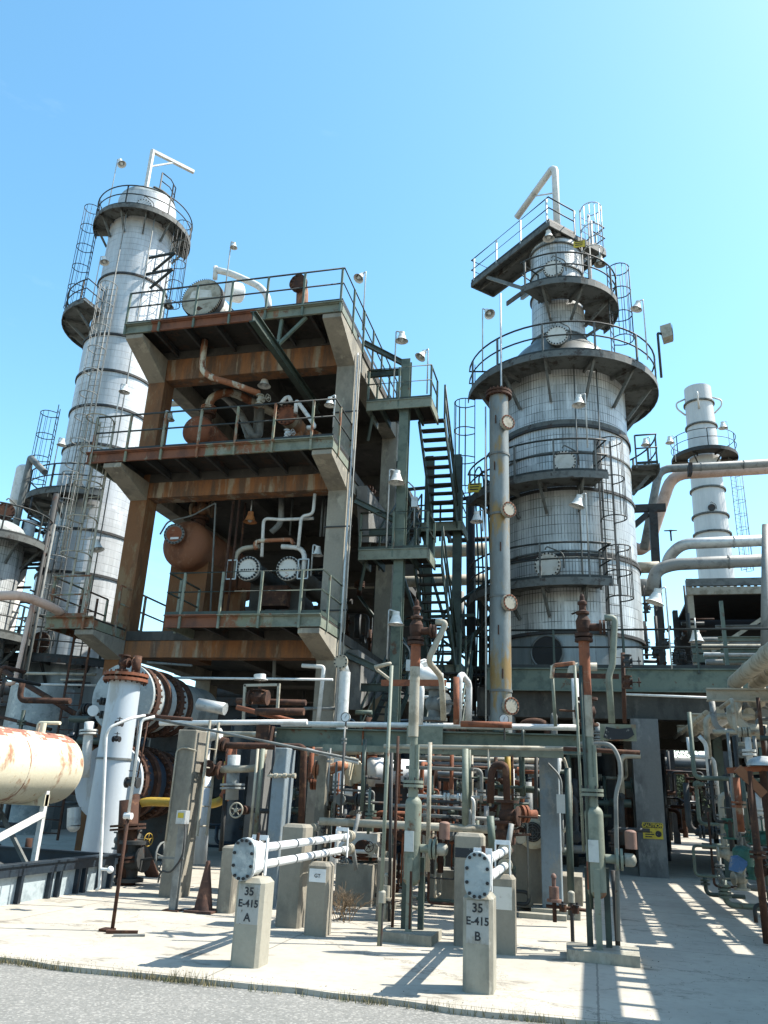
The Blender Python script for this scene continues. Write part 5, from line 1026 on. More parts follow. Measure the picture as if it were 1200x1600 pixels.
for i, (pa, pb, Y, r, m, lab) in enumerate((
    ((538, 1160), (532, 1275), 11.6, .02, 'steel_dark', 'dark thin rod hanging under the left gauge'),
    ((570, 1155), (565, 1268), 11.8, .03, 'green_dark', 'dark green pipe crossing in front of the white dome'),
    ((612, 1176), (608, 1440), 10.9, .022, 'steel_dark', 'dark rod tight left of the pale green middle pot'),
    ((622, 1150), (613, 1450), 10.7, .02, 'rust', 'rust rod beside the dark rod at the middle pot'),
    ((672, 1160), (668, 1362), 11.4, .03, 'pipe_cream', 'cream upright right of the middle mast'),
    ((706, 1175), (705, 1272), 13.8, .035, 'rust_bright', 'red brown upright behind the green bar'),
    ((727, 1170), (727, 1300), 12.6, .05, 'green_light', 'pale green upright pair member between mast and blue column'),
    ((733, 1170), (733, 1262), 12.9, .03, 'green', 'darker green upright beside the pale green upright'),
    ((763, 1165), (766, 1260), 12.8, .02, 'pipe_cream', 'thin cream cable hanging under the right gauge'),
    ((792, 1165), (796, 1258), 13.9, .05, 'pipe_yellow', 'ochre yellow upright under the right gauge'),
    ((800, 1165), (801, 1250), 13.4, .022, 'rust', 'thin rust upright beside the ochre one'),
    ((813, 1165), (816, 1245), 13.2, .035, 'green_dark', 'dark green upright left of the right blue column'),
    ((838, 1175), (837, 1270), 13.6, .03, 'steel_dark', 'dark upright hard against the right blue column'),
    ((766, 1275), (770, 1335), 11.6, .05, 'green', 'short green post above the dark striped pier'),
    ((907, 1040), (925, 1420), 10.4, .022, 'green_dark', 'long dark slender pole left of the right mast'),
    ((898, 1040), (912, 1330), 10.9, .018, 'green_light', 'long pale slender pole crossing left of the right mast'),
    ((862, 1040), (868, 1135), 12.6, .025, 'green_light', 'short pale green pole on the right end of the beam'),
    ((973, 1020), (976, 1130), 12.2, .03, 'rust', 'rust riser right of the green looping pipe'),
    ((887, 1200), (893, 1430), 12.8, .05, 'green_dark', 'dark green post right of the right blue column'),
    ((958, 1360), (966, 1485), 10.9, .03, 'steel_dark', 'dark leg right of the right pot'),
    ((670, 1320), (668, 1362), 12.5, .02, 'pipe_white', 'short white upright behind the middle pot'))):
    pipe('pole' if r < .03 else 'pipe', lab, [W(*pa, Y), W(*pb, Y)], r, m, cat='pole' if r < .03 else 'pipe')
add('cross_bar', G().bar(W(860, 1055, 12.5), W(967, 1057, 12.5), .05, .07), 'rust', label='dark rust bar crossing behind the right mast', cat='bar')
pipe('pipe', 'rust and green arm joined to the pale poles left of the right mast', [W(862, 1060, 12.2), W(864, 1040, 12.2), W(897, 1036, 11.9)], .03, 'pipe_rust_cream', bend=.06)
pipe('pipe', 'white upright behind the pale slender pole', [W(898, 1060, 13.2), W(901, 1132, 13.2)], .055, 'pipe_white')
pipe('pipe', 'cream elbow pipe with round flange behind the right mast', [W(893, 1060, 13.6), W(893, 1042, 13.6), W(933, 1042, 13.6)], .07, 'pipe_cream', (1.5,), bend=.12)
valve('valve', 'rusty globe valve behind the right mast foot', W(918, 1112, 13.0), (0, 0, 1), (-1, -.3, 0), .13, 'rust', wheel=False)
for i, (py, m) in enumerate(((1033, 'steel_dark'), (1066, 'rust'))): valve('valve', ['small dark valve on the rust riser, upper', 'small rust valve on the rust riser, lower'][i], W(980, py, 12.1), (0, 0, 1), (1, 0, 0), .055, m, L=.9)
pipe('pipe', 'rust red upside down U pipe left of the right blue column', [W(766, 1255, 12.7), W(768, 1205, 12.7), W(775, 1194, 12.7), W(790, 1196, 12.7), W(793, 1262, 12.7)], .055, 'rust', bend=.25)
valve('gate_valve', 'big dark rust valve block with flanges under the U pipe', W(793, 1275, 12.2), (0, 0, 1), (1, -.2, 0), .13, 'rust', wheel=False)
valve('gate_valve', 'dark rust valve below the big valve block', W(785, 1306, 12.1), (0, 0, 1), (1, -.2, .1), .12, 'rust', wheel=False)
pipe('pipe', 'rust pipe running from the big valve block to the right blue column', [W(800, 1272, 12.3), W(838, 1272, 12.5)], .06, 'rust_bright', (.5,))
add('pot', G().cyl(W(784, 1270, 16), W(780, 1195, 16), .28, n=22), 'cabinet_grey', label='slim blue grey cylinder behind the rust U pipe', cat='cylinder')
# small drain valves in front
for i, (px, py, m, lab) in enumerate(((866, 1405, 'cap_pink', 'pinkish drain pot valve in front of the right blue column'), (603, 1402, 'pipe_cream', 'cream drain valve cluster left of the middle pot'))):
    b = W(px, py, 10.9); v = thing('drain_valve', b, lab, 'valve'); add('body', G().cyl(b, b+V((0, 0, .14)), .06, n=14).cyl(b+V((0, 0, .14)), b+V((0, 0, .24)), .025, n=8).dome(b+V((0, 0, .24)), (0, 0, 1), .035, .05).cyl(b-V((0, 0, .03)), b, .09, n=14), m, v)
    add('tee', G().tube([b-V((0, 0, .25)), b-V((0, 0, .03))], .025, 8).tube([b+V((-.1, 0, -.08)), b+V((.42, .02, -.1))], .02, 8).cyl(b+V((.1, 0, -.13)), b+V((.1, 0, -.05)), .045).cyl(b+V((.25, 0, -.14)), b+V((.25, 0, -.05)), .045), 'panel_beige' if i else 'rust', v)
    for k in (.1, .27): h = G(); handwheel(h, b+V((k, -.08, -.04)), (0, 0, 1), .045, .007); add('handwheel', h, 'black', v)
for i, (px, py, m, lab) in enumerate(((895, 1470, 'black', 'short black post with a cream cap by the right plinth'), (594, 1476, 'steel_dark', 'short dark post left of the middle plinth'))):
    b = base(px, py+2); v = thing('drain_post', b, lab, 'post'); add('post', G().cyl(b, b+V((0, 0, .45)), .024, n=10), m, v); add('cap', G().cyl(b+V((0, 0, .452)), b+V((0, 0, .56)), .045, n=12).dome(b+V((0, 0, .56)), (0, 0, 1), .045, .03), 'panel_beige', v)
# ---------------------------------------------------------------- mid ground equipment
c, R = head_disc(580, 1206, 14.6, 22); v = thing('drum', (c.x, 14.6, .8), 'white domed horizontal drum under the green beam', 'drum')
d = V((.8, .6, 0)); add('head', G().dome(c, -d, R, R*.5, 32, 8), 'white_dome', v); add('shell_section', G().cyl(c, c+d*1.1, R, n=32), 'white_paint', v); add('flange', G().cyl(c+d*1.1, c+d*1.2, R*1.15, n=28), 'rust', v); add('saddle', G().box(c+V((0, .1, -R-.5)), c+V((.7, .5, -R*.6))), 'steel_dark', v)
add('flanged_drum', G().cyl(W(545, 1205, 14.4), W(552, 1206, 14.4), .25, n=24).cyl(W(553, 1206, 14.4), W(560, 1206, 14.6), .2, n=20), 'tank_orange', label='rusty cream flanged head touching the white domed drum', cat='exchanger')
pipe('pipe', 'rusty flanged pipe curving left from the white drum', [W(490, 1203, 14), W(515, 1204, 14), W(530, 1196, 14), W(542, 1198, 14.3)], .085, 'pipe_rust_cream', (.3,), bend=.2)
c = W(565, 1322, 13.5); v = thing('pump_box', c, 'white sunlit box with a round rust opening behind exchanger A', 'box'); add('casing', G().box(c+V((-.28, 0, -.16)), c+V((.26, .5, .2))), 'white_dome', v); add('opening', G().cyl(c+V((.04, -.12, -.03)), c+V((.04, 0, -.03)), .13, n=22), 'rust', v); add('dial', G().cyl(c+V((-.3, -.05, -.02)), c+V((-.3, 0, -.02)), .08, n=16), 'white_paint', v)
for i, (px, py, lab) in enumerate(((658, 1257, 'left'), (714, 1258, 'right'))):
    c = W(px, py, 17.5); v = thing('cabinet', V((c.x, 17.5, .9)), 'blue grey cabinet with a white label strip in the background, %s one' % lab, 'cabinet'); w2 = .36 if i == 0 else .3; add('casing', G().box((c.x-w2, 17.5, c.z-.33), (c.x+w2, 17.9, c.z+.28)), 'cabinet_grey', v); add('label_strip', G().box((c.x-w2*.7, 17.49, c.z-.02), (c.x+w2*.7, 17.499, c.z+.1)), 'pipe_white', v); add('stand', G().box((c.x-w2*.8, 17.6, 0), (c.x+w2*.8, 17.8, c.z-.331)), 'steel_dark', v)
    g = G()
    for k in range(6): g.box((c.x-w2*.6+k*.07, 17.482, c.z+.02), (c.x-w2*.6+k*.07+.04, 17.489, c.z+.065))
    add('label_marks', g, 'steel_grey', v)
c = W(832, 1300, 13.9); v = thing('electric_motor', V((c.x, 13.9, .5)), 'cream electric motor with round black fan grille left of the right blue column', 'motor')
add('body', G().lathe(c+V((0, .05, 0)), (0, 1, 0), [(.2, 0), (.26, .06), (.27, .3), (.25, .7)], 28), 'motor_cream', v); add('fan_grille', G().cyl(c+V((0, .0, 0)), c+V((0, .052, 0)), .15, n=26), 'black', v); h = G()
for R_ in (.05, .09, .13): h.tube([c+V((R_*math.cos(i*math.pi/10), -.008, R_*math.sin(i*math.pi/10))) for i in range(20)], .006, 4, closed=True)
for i in range(8): t = i*math.pi/4; h.tube([c+V((0, -.008, 0)), c+V((.15*math.cos(t), -.008, .15*math.sin(t)))], .005, 4)
add('grille_bars', h, 'steel_grey', v)
c2 = W(765, 1290, 15.5); v = thing('pump_casing', V((c2.x, 15.5, .3)), 'large rounded cream pump casing behind the rust valve block', 'pump'); add('casing', G().cyl(c2+V((.2, 0, -.4)), c2+V((.2, .8, -.4)), .68, n=36), 'panel_beige', v); add('base', G().box(c2+V((-.6, -.1, -1.2)), c2+V((1.6, .9, -.75))), 'concrete', v)
add('equipment_plinth', G().box(W(806, 1322, 14.2)-V((0, 0, .9)), W(850, 1322, 14.2)+V((0, .8, 0))), 'concrete', label='stained concrete block under the cream motor', cat='plinth')
add('equipment_plinth', G().box(W(525, 1356, 13.2)-V((0, 0, .7)), W(582, 1352, 13.2)+V((0, .8, 0))), 'concrete', label='stained concrete block behind the dead bush', cat='plinth')
add('equipment_plinth', G().box(W(668, 1362, 14.5)-V((0, 0, .55)), W(716, 1362, 14.5)+V((0, .9, 0))), 'concrete_light', label='sunlit concrete block right of the middle pot', cat='plinth')
# dead bush
g = G(); random.seed(21); b0 = base(540, 1440)
def twig(p, d, L, r, k):
    q = p+d*L; g.tube([p, p.lerp(q, .5)+V((random.uniform(-.01, .01), random.uniform(-.01, .01), 0)), q], r, 4, cap=False)
    if k:
        for _ in range(3): dd = (d+V((random.uniform(-.8, .8), random.uniform(-.8, .8), random.uniform(-.3, .6)))).normalized(); twig(p.lerp(q, random.uniform(.4, 1)), dd, L*random.uniform(.55, .8), r*.65, k-1)
for i in range(15): twig(b0+V((random.uniform(-.15, .15), random.uniform(-.1, .1), 0)), V((random.uniform(-.6, .6), random.uniform(-.5, .5), 1)).normalized(), random.uniform(.16, .26), .006, 3)
add('dead_bush', g, 'dry_stem', label='dead leafless bush beside the squat white banded pier', cat='bush')
# tangled small bore lines filling the bays (each its own run)
random.seed(5); mm = ['steel_dark', 'rust', 'green_dark', 'pipe_grey', 'steel_grey', 'rust_bright', 'pipe_cream', 'green', 'steel_dark', 'rust', 'pipe_white']
def tangle(n, x0, x1, y0, y1, z0, z1, lab, grp, rr=(.02, .06), ver=.45, nm='process_pipe'):
    for i in range(n):
        p = V((random.uniform(x0, x1), random.uniform(y0, y1), random.uniform(z0, z1))); pts = [p]; o = random.random() < ver
        for k in range(random.choice((1, 2, 3))):
            L = random.uniform(.35, 1.3); d = V((0, 0, random.choice((1, -1)))) if o else random.choice((V((1, 0, 0)), V((-1, 0, 0)), V((0, 1, 0)))); o = not o; q = pts[-1]+d*L
            q.z = max(.15, min(z1+.4, q.z)); q.x = max(x0-.3, min(x1+.3, q.x)); 
            if (q-pts[-1]).length > .1: pts.append(q)
        if len(pts) < 2: continue
        r = random.uniform(*rr); m = random.choice(mm); o_ = pipe(nm, lab, pts, r, m, tuple(random.sample([.3, .6, .8], random.choice((0, 1, 2)))), group=grp, bend=r*3, n=8)
tangle(66, -4.9, -.9, 13.7, 16.5, .3, 2.2, 'short process pipe tangled under the green beam', 'pipes tangled under the green beam')
tangle(26, -5.4, -1.0, 16.5, 20, .3, 3.6, 'process pipe in the dim bay behind the tangle', 'pipes in the dim bay behind the green beam', (.04, .1))
tangle(64, -4.6, -1.3, 12.9, 14.6, .25, 2.3, 'slim line crossing under the green beam', 'slim lines under the green beam', (.012, .03), .6, 'small_bore_line')
for i in range(22):
    p = V((random.uniform(-4.6, -1.1), random.uniform(12.6, 15.8), random.uniform(.5, 2.0))); valve('process_valve', 'small valve in the tangle of pipes under the green beam', p, random.choice(((1, 0, 0), (0, 0, 1), (0, 1, 0))), random.choice(((0, 0, 1), (0, -1, .2), (1, -.3, 0))), random.uniform(.05, .09), random.choice(['rust', 'steel_dark', 'pipe_cream', 'steel_grey', 'green']), random.choice(['steel_dark', 'rust', 'pipe_grey']), group='valves in the tangle under the green beam')
MM0 = ['steel_dark', 'rust', 'green_dark', 'pipe_grey', 'steel_grey', 'rust', 'green', 'steel_dark', 'pipe_cream']
# ================================================================ LAMPS
def pl_lamp(label, hx, hy, Y, bx=None, by=None, m='lamp_white', s=1.0, ax=(0, 0, -1), zb=None, pole_y=None):
    s *= .88; h = W(hx, hy, Y); b = None
    if bx is not None:
        zb_ = W(bx, by, Y).z; sd = .2*s if bx > hx else -.2*s; b = V((h.x+sd, Y, zb_))
    return lamp(label, h, b, m, s=s, ax=ax, pm='galv')
pl_lamp('white bell lamp on the top platform of the banded tower', 189, 250, 26.2, 180, 330, s=1.1, ax=(.5, 0, -1))
pl_lamp('white bell lamp on the middle platform of the banded tower', 163, 402, 26.0, 150, 480, s=1.1, ax=(.3, 0, -1))
pl_lamp('white bell lamp hung before the hooped tower ladder', 196, 602, 22.0, 192, 690, s=1.0)
pl_lamp('white bell lamp low on the banded tower platform', 98, 686, 25.5, 88, 775, s=1.0)
pl_lamp('white bell lamp below the rust cream ladder cage', 152, 845, 19.0, 143, 930, s=1.0, ax=(.3, 0, -1))
pl_lamp('slender pole lamp rising above the large cream exchanger', 366, 380, 19.0, 357, 478, s=.62)
pl_lamp('white tilted lamp at the right corner of the top platform', 564, 428, 20.5, 572, 515, s=.9, ax=(-.35, -.5, -1))
pl_lamp('white bell lamp above the upper stair landing', 628, 520, 19.6, 622, 625, s=1.0)
pl_lamp('white tilted lamp behind the upper stair landing', 661, 549, 20.6, 668, 615, s=.9, ax=(-.5, -.3, -1))
pl_lamp('white bell lamp in front of the green stair post', 620, 737, 19.4, 614, 855, s=1.15)
pl_lamp('white bell lamp low beside the green stair post', 619, 957, 19.2, 616, 1030, s=1.1)
pl_lamp('cream bell lamp hanging under the top floor', 414, 590, 19.0, s=1.0)
pl_lamp('orange rust bell lamp hanging over the white heads', 392, 801, 19.3, m='lamp_orange', s=1.0)
pl_lamp('pale lamp beside the right front column, lowest open level', 497, 855, 18.9, 492, 900, s=.8)
pl_lamp('pale post lamp at the right of the middle handrail', 516, 622, 17.3, 520, 668, s=.75)
pl_lamp('rust cream post lamp at the left of the middle handrail', 266, 645, 17.3, 262, 700, m='panel_beige', s=.75)
pl_lamp('dark lamp hanging above the top handrail left end', 265, 470, 18.5, 258, 500, m='steel_grey', s=.8)
pl_lamp('cream bell lamp hanging under the top walkway corner', 857, 362, 24.2, s=1.1)
pl_lamp('cream bell lamp hanging by the small top cage', 937, 402, 24.6, m='panel_beige', s=1.1)
pl_lamp('white tilted lamp left of the ribbed tower neck', 762, 484, 23.5, 753, 580, s=1.0, ax=(.5, -.5, -1))
pl_lamp('white lamp on the right of the big round platform', 996, 472, 23.4, 1008, 562, s=1.0, ax=(-.3, 0, -1))
pl_lamp('white bell lamp before the upper ribbed wall', 904, 619, 22.2, 909, 700, s=1.1)
pl_lamp('white bell lamp between the two curved platforms', 904, 775, 22.2, 912, 860, s=1.15, ax=(-.3, 0, -1))
pl_lamp('pale lamp left of the slim grey standpipe', 745, 801, 21.5, 755, 830, s=1.0)
pl_lamp('large white lamp on a slim pole right of the ribbed tower', 1026, 922, 21.8, 1040, 1045, s=1.3, ax=(-.35, 0, -1))
pl_lamp('far small lamp on the platform behind the ribbed tower', 1008, 686, 32, 1014, 735, s=1.0)
pl_lamp('far small lamp left of the white stack', 1046, 683, 50, 1050, 722, s=1.5)
pl_lamp('far small lamp right of the white stack', 1129, 660, 57, 1134, 700, s=1.7)
pl_lamp('lamp hung under the small far building roof', 1087, 985, 24.5, s=1.2)
fl = W(1040, 517, 23.6); f = thing('floodlight', V((fl.x-.25, 23.6, W(1030, 590, 23.6).z)), 'boxy bronze floodlight on a pole right of the big round platform', 'floodlight')
g = G().prism([fl+V((-.17, -.05, .17)), fl+V((.17, -.05, .26)), fl+V((.2, -.05, -.2)), fl+V((-.1, -.05, -.28))], (.05, .42, 0)); add('housing', g, 'panel_beige', f)
add('lens', G().prism([fl+V((.20, 0, .22)), fl+V((.235, .36, .22)), fl+V((.25, .36, -.17)), fl+V((.215, 0, -.17))], (.012, 0, 0)), 'black', f)
add('pole', G().tube([V((fl.x-.25, 23.6, W(1030, 590, 23.6).z)), V((fl.x-.25, 23.6, fl.z-.05)), fl+V((-.1, .1, -.05))], .04, 8, bend=.06), 'steel_dark', f)
# ================================================================ BEHIND THE STAIR
g = G(); random.seed(9)
for i in range(9):
    x = -3.3+.13*i; p = V((x, 24.6+.1*(i % 3), 4.0)); top = 12.2+random.uniform(-.8, .5); pipe('conduit', 'black conduit in the bundle between stair and standpipe', [p, V((p.x+.1, p.y, 8.5)), V((p.x-.05, p.y, top)), V((p.x+.12, p.y, top+.25)), V((p.x+.25, p.y, top-.2)), V((p.x+.3, p.y, top-1.4))], .028, 'rail_dark', group='black conduits between stair and standpipe', bend=.15, n=6)
for i, (pa, pb, Y, r, m, lab) in enumerate((
    ((545, 912), (760, 905), 30, .22, 'pipe_cream', 'thick cream pipe crossing the gap behind the stairs'),
    ((680, 863), (760, 858), 31, .26, 'pipe_cream', 'thick cream pipe behind the lower stair landing'),
    ((548, 862), (600, 868), 29, .1, 'pipe_grey', 'grey pipe seen between frame and stair'),
    ((700, 845), (765, 842), 27, .09, 'steel_dark', 'dark beam level between stair and standpipe'),
    ((700, 785), (765, 770), 27, .07, 'steel_dark', 'dark rail crossing behind the conduit bundle'),
    ((690, 960), (770, 905), 26, .07, 'green_dark', 'dark brace slanting up behind the conduit bundle'),
    ((700, 1040), (770, 960), 25, .08, 'green_dark', 'dark brace slanting up beside the standpipe'),
    ((720, 925), (722, 1010), 27, .13, 'pipe_grey', 'short grey vent pipe seen in the sky gap'),
    ((700, 900), (770, 1010), 27, .05, 'green_dark', 'thin brace slanting down in the sky gap'),
    ((735, 780), (737, 1110), 26.5, .16, 'steel_dark', 'dark upright between conduits and standpipe'),
    ((560, 930), (600, 985), 27, .06, 'green_dark', 'dark brace in the gap right of the frame'),
    ((600, 895), (600, 1110), 28, .25, 'concrete_grey', 'grey concrete post in the gap behind the stair'))):
    pipe('beam' if 'beam' in lab or 'brace' in lab else 'pipe', lab, [W(*pa, Y), W(*pb, Y)], r, m, cat='brace' if 'brace' in lab else 'pipe')
sf = thing('service_stair', (-2.9, 22, 0), 'grey service stair slanting up to the deck behind the standpipe', 'stairs')
for x in (-3.9, -3.1): add('stringer', G().bar((x, 18.0, .1), (x, 22.4, 5.1), .05, .24), 'green_dark', sf)
tr = G()
for i in range(20): t = (i+.5)/20; tr.box((-3.88, 18+4.4*t-.12, .05+5*t), (-3.12, 18+4.4*t+.12, .09+5*t))
add('treads', tr, 'steel_dark', sf)
for x in (-3.92, -3.08): add('handrail', G().tube([(x, 18, 1.1), (x, 22.4, 6.1)], .03, 6).tube([(x, 18, .6), (x, 22.4, 5.6)], .025, 6), 'green_dark', sf)
pw = thing('standpipe', (-6.9, 18.0, 0), 'white upright pipe with a cream bolted flange right of the frame column', 'standpipe'); c = W(535, 1120, 18.0); x_ = c.x
add('shell_section', G().cyl((x_, 18, 0), (x_, 18, W(535, 1050, 18).z), .13, n=20), 'pipe_white', pw); q = W(532, 1034, 17.9); add('cover', G().cyl(q, q+V((0, .06, 0)), .17, n=24), 'pipe_cream', pw); bolts(pw, q-V((0, .02, 0)), (0, 1, 0), .145, 10, .018, .05); add('neck', G().tube([q+V((0, .06, 0)), q+V((0, .2, 0)), (x_, 18.15, q.z-.3)], .1, 12, bend=.1), 'galv', pw)
pipe('pipe', 'white door frame shaped pipe before the lower right column', [W(497, 1128, 17.8), W(506, 1042, 17.8), W(472, 1040, 17.8)], .05, 'pipe_white', bend=.08)
fr_ = thing('portal_stand', W(385, 1120, 15), 'cream portal frame over a white capped valve in front of the frame', 'frame'); g = G()
for pa, pb in (((380, 1130), (383, 1070)), ((432, 1130), (436, 1068)), ((382, 1071), (436, 1070))): g.bar(W(*pa, 15), W(*pb, 15), .05, .05)
add('posts', g, 'pipe_cream', fr_); valve('valve', 'white capped rust valve inside the cream portal frame', W(404, 1090, 15.1), (1, 0, 0), (0, 0, 1), .12, 'rust', 'pipe_white', L=.9)
add('cap', G().cyl(W(406, 1062, 15.1), W(406, 1054, 15.1), .12, n=16), 'pipe_white', label='white ribbed cap above the cream portal frame', cat='cap')
for i, (pa, pb, Y, r, m, lab) in enumerate((
    ((310, 1100), (352, 1108), 15.8, .13, 'galv', 'shiny stub pipe at the back of the upper big exchanger'),
    ((370, 1095), (478, 1098), 15.5, .06, 'rust', 'rust pipe running level under the cream portal frame'),
    ((370, 1105), (470, 1130), 14.8, .05, 'rust_bright', 'orange rust pipe slanting behind the pipes on the beam'),
    ((400, 1112), (475, 1112), 14.6, .07, 'rust', 'stout rust pipe behind the left end of the beam'),
    ((270, 1059), (520, 1062), 17.5, .03, 'pipe_white', 'long thin white pipe running under the frame beam'),
    ((230, 1035), (300, 1040), 17.6, .03, 'steel_grey', 'thin curved line above the upper big exchanger'),
    ((430, 1000), (428, 1060), 19.5, .05, 'steel_grey', 'pipe hanging under the lowest floor'),
    ((475, 1107), (525, 1107), 18.5, .04, 'pipe_grey', 'grey rail left of the white upright pipe'))):
    pipe('pipe', lab, [W(*pa, Y), W(*pb, Y)], r, m)
# ================================================================ RIGHT: PIPES BEHIND THE TOWER
pipe('pipe', 'grey insulated pipe dropping beside the ribbed tower to the left of the pink one', [W(1230, 722, 33), W(1030, 733, 33), W(1006, 858, 33)], .17, 'pipe_grey', bend=.5, n=16, hoops=1.5)
pipe('pipe', 'thick pink insulated pipe turning down behind the ribbed tower', [W(1230, 730, 34), W(1050, 741, 34), W(1014, 850, 34), W(1000, 860, 34), W(990, 855, 34)], .25, 'pipe_pink', bend=.7, n=16)
add('pipe_support', G().bar(W(990, 795, 30), W(1040, 793, 30), .2, .28).bar(W(1020, 795, 30), W(1034, 1045, 30), .3, .3, up=(0, 1, 0)).bar(W(990, 822, 30), W(1012, 803, 30), .2, .2), 'steel_dark', label='black T shaped steel support under the pink pipe', cat='support')
add('pipe_clip', G().bar(W(1078, 726, 32.5), W(1078, 742, 32.5), .15, .5), 'steel_dark', label='black clip round the pink and grey pipes', cat='clip')
pipe('pipe', 'silver insulated pipe along the top of the air cooler', [W(1230, 843, 27), W(1065, 850, 27), W(1045, 870, 27.4), W(1040, 890, 27.6)], .19, 'galv', bend=.45, n=16, hoops=1.1)
pipe('pipe', 'grey insulated pipe with an elbow in front of the air cooler', [W(1230, 874, 26), W(1050, 882, 26), W(1024, 892, 26), W(1018, 925, 26)], .2, 'pipe_grey', bend=.45, n=16, hoops=1.3)
pipe('pipe', 'short pale pipe joining the ribbed tower at right', [W(996, 887, 28), W(1030, 886, 28)], .2, 'pipe_cream')
pipe('pipe', 'lower short pale pipe joining the ribbed tower', [W(996, 918, 27), W(1026, 918, 27)], .3, 'pipe_grey')
p = W(1049, 845, 26.8); g_ = thing('hand_valve', p, 'black hand wheel valve above the silver pipe', 'valve'); add('stem', G().cyl(p, p+V((0, 0, .35)), .03), 'black', g_); h = G(); handwheel(h, p+V((0, 0, .36)), (0, -.3, 1), .2, .02); add('handwheel', h, 'black', g_)
ac = thing('air_cooler', (5, 30, 5.1), 'dark open air cooler shed with pale steel frame at the right', 'air cooler'); Y = 29.0
x0 = W(1075, 900, Y).x; x1 = x0+9; zt_, zb_ = W(1100, 905, Y).z, DZ
for x in (x0, x0+4.2, x1): 
    for y in (Y, Y+5): add('column', G().ibeam((x, y, zb_), (x, y, zt_), .2, .25, .03, up=(0, 1, 0)), 'pipe_cream' if y == Y else 'steel_dark', ac)
for z, m in ((zt_-.15, 'steel_grey'), (W(1100, 925, Y).z, 'pipe_cream'), (W(1100, 1002, Y).z, 'steel_grey'), (W(1100, 1016, Y).z, 'green'), (W(1100, 1030, Y).z, 'green')): add('beam', G().bar((x0-.1, Y-.12, z), (x1, Y-.12, z), .12, .26), m, ac)
add('brace', G().bar((x0+.5, Y-.26, W(1100, 1020, Y).z), (x0+3.4, Y-.26, W(1170, 935, Y).z), .12, .12), 'pipe_cream', ac)
add('bundle', G().box((x0+.1, Y+.1, W(1100, 922, Y).z), (x1, Y+5, zt_-.3)), 'steel_dark', ac); add('back_wall', G().box((x0+.1, Y+5.2, zb_), (x1, Y+5.3, zt_-.3)), 'black', ac); add('inner_shell', G().box((x0+1.5, Y+1.5, zb_), (x1, Y+4, W(1100, 985, Y).z)), 'steel_dark', ac)
g = G()
for i in range(40): g.box((x0+.15+i*.22, Y-.02, W(1100, 919, Y).z), (x0+.25+i*.22, Y+.04, W(1100, 908, Y).z))
add('louvre', g, 'panel_beige', ac)
pipe('post', 'pale steel post at the right edge beyond the air cooler', [W(1196, 820, 24), W(1194, 1045, 24)], .1, 'pipe_grey', cat='post')
random.seed(31)
for i in range(26):
    x = W(1020, 1000, 26).x+random.uniform(-.6, 1.3); y = random.uniform(25.5, 27); z = random.uniform(DZ+.1, DZ+2.2); d = random.choice((V((.7, 0, 0)), V((0, 0, .8)), V((0, 0, 1.2)), V((0, .6, 0))))
    pipe('process_pipe', 'dark fitting in the knot right of the ribbed tower on the deck', [V((x, y, z)), V((x, y, z))+d], random.uniform(.03, .07), random.choice(['steel_dark', 'rail_dark', 'rust']), group='dark fittings on the deck right of the tower', n=7)
for i in range(8):
    p = V((W(1020, 1000, 26).x+random.uniform(-.5, 1.0), 25.4, random.uniform(DZ+.3, DZ+2.4))); valve('process_valve', 'dark valve in the knot right of the ribbed tower', p, (0, 0, 1), (1, -.4, 0), .09, 'steel_dark', group='dark valves right of the tower')
# green framed equipment rows on the deck at right
for i, z in enumerate((.35, .8, 1.2)): add('guard_rail', G().bar((4.9, 23.2, DZ+z), (12, 23.2, DZ+z), .06, .09), ['green', 'green_light', 'green'][i], label=['lowest', 'middle', 'topmost'][i]+' green bar of the guard at the right end of the deck', cat='guard rail')
# ================================================================ RIGHT: OVERHEAD PIPE RACK ALONG THE ROAD SIDE
rk = thing('pipe_rack', (3.6, 13, 0), 'overhead pipe rack with pale cross beams along the right side', 'pipe rack')
for y, z in ((17.0, 3.78), (23.0, 3.6), (12.1, 3.78), (10.4, 3.78), (8.7, 3.78), (7.0, 3.78), (20, 3.6)):
    add('cross_beam', G().ibeam((2.30 if y > 13 else 2.62, y, z), (6.6, y, z), .18, .25, .03), 'pipe_cream' if y > 16 else 'pipe_grey', rk)
for x, y in ((6.4, 17), (6.4, 12.1), (6.4, 7.0), (6.4, 23), (3.25, 23), (6.4, 2.5)): add('post', G().ibeam((x, y, 0), (x, y, 3.6), .22, .22, .02, up=(0, 1, 0)), 'green_dark', rk)
add('shade_sheet', G().box((3.22, 4.0, 3.97), (4.7, 12.7, 4.0)).box((4.78, 4, 3.97), (6.5, 12.9, 4.0)), 'steel_grey', rk)  # unseen solid sheets added overhead to shade the pad
for i in range(12): add('shadow_rung', G().bar((2.62, 4.3+i*.72, 3.99), (3.22, 4.3+i*.72, 3.99), .09, .05), 'steel_grey', rk)  # unseen rungs added to cast a ladder-like shadow on the pad
add('side_beam', G().ibeam((2.62, 4, 3.78), (2.62, 12.1, 3.78), .14, .3, .02), 'pipe_grey', rk)
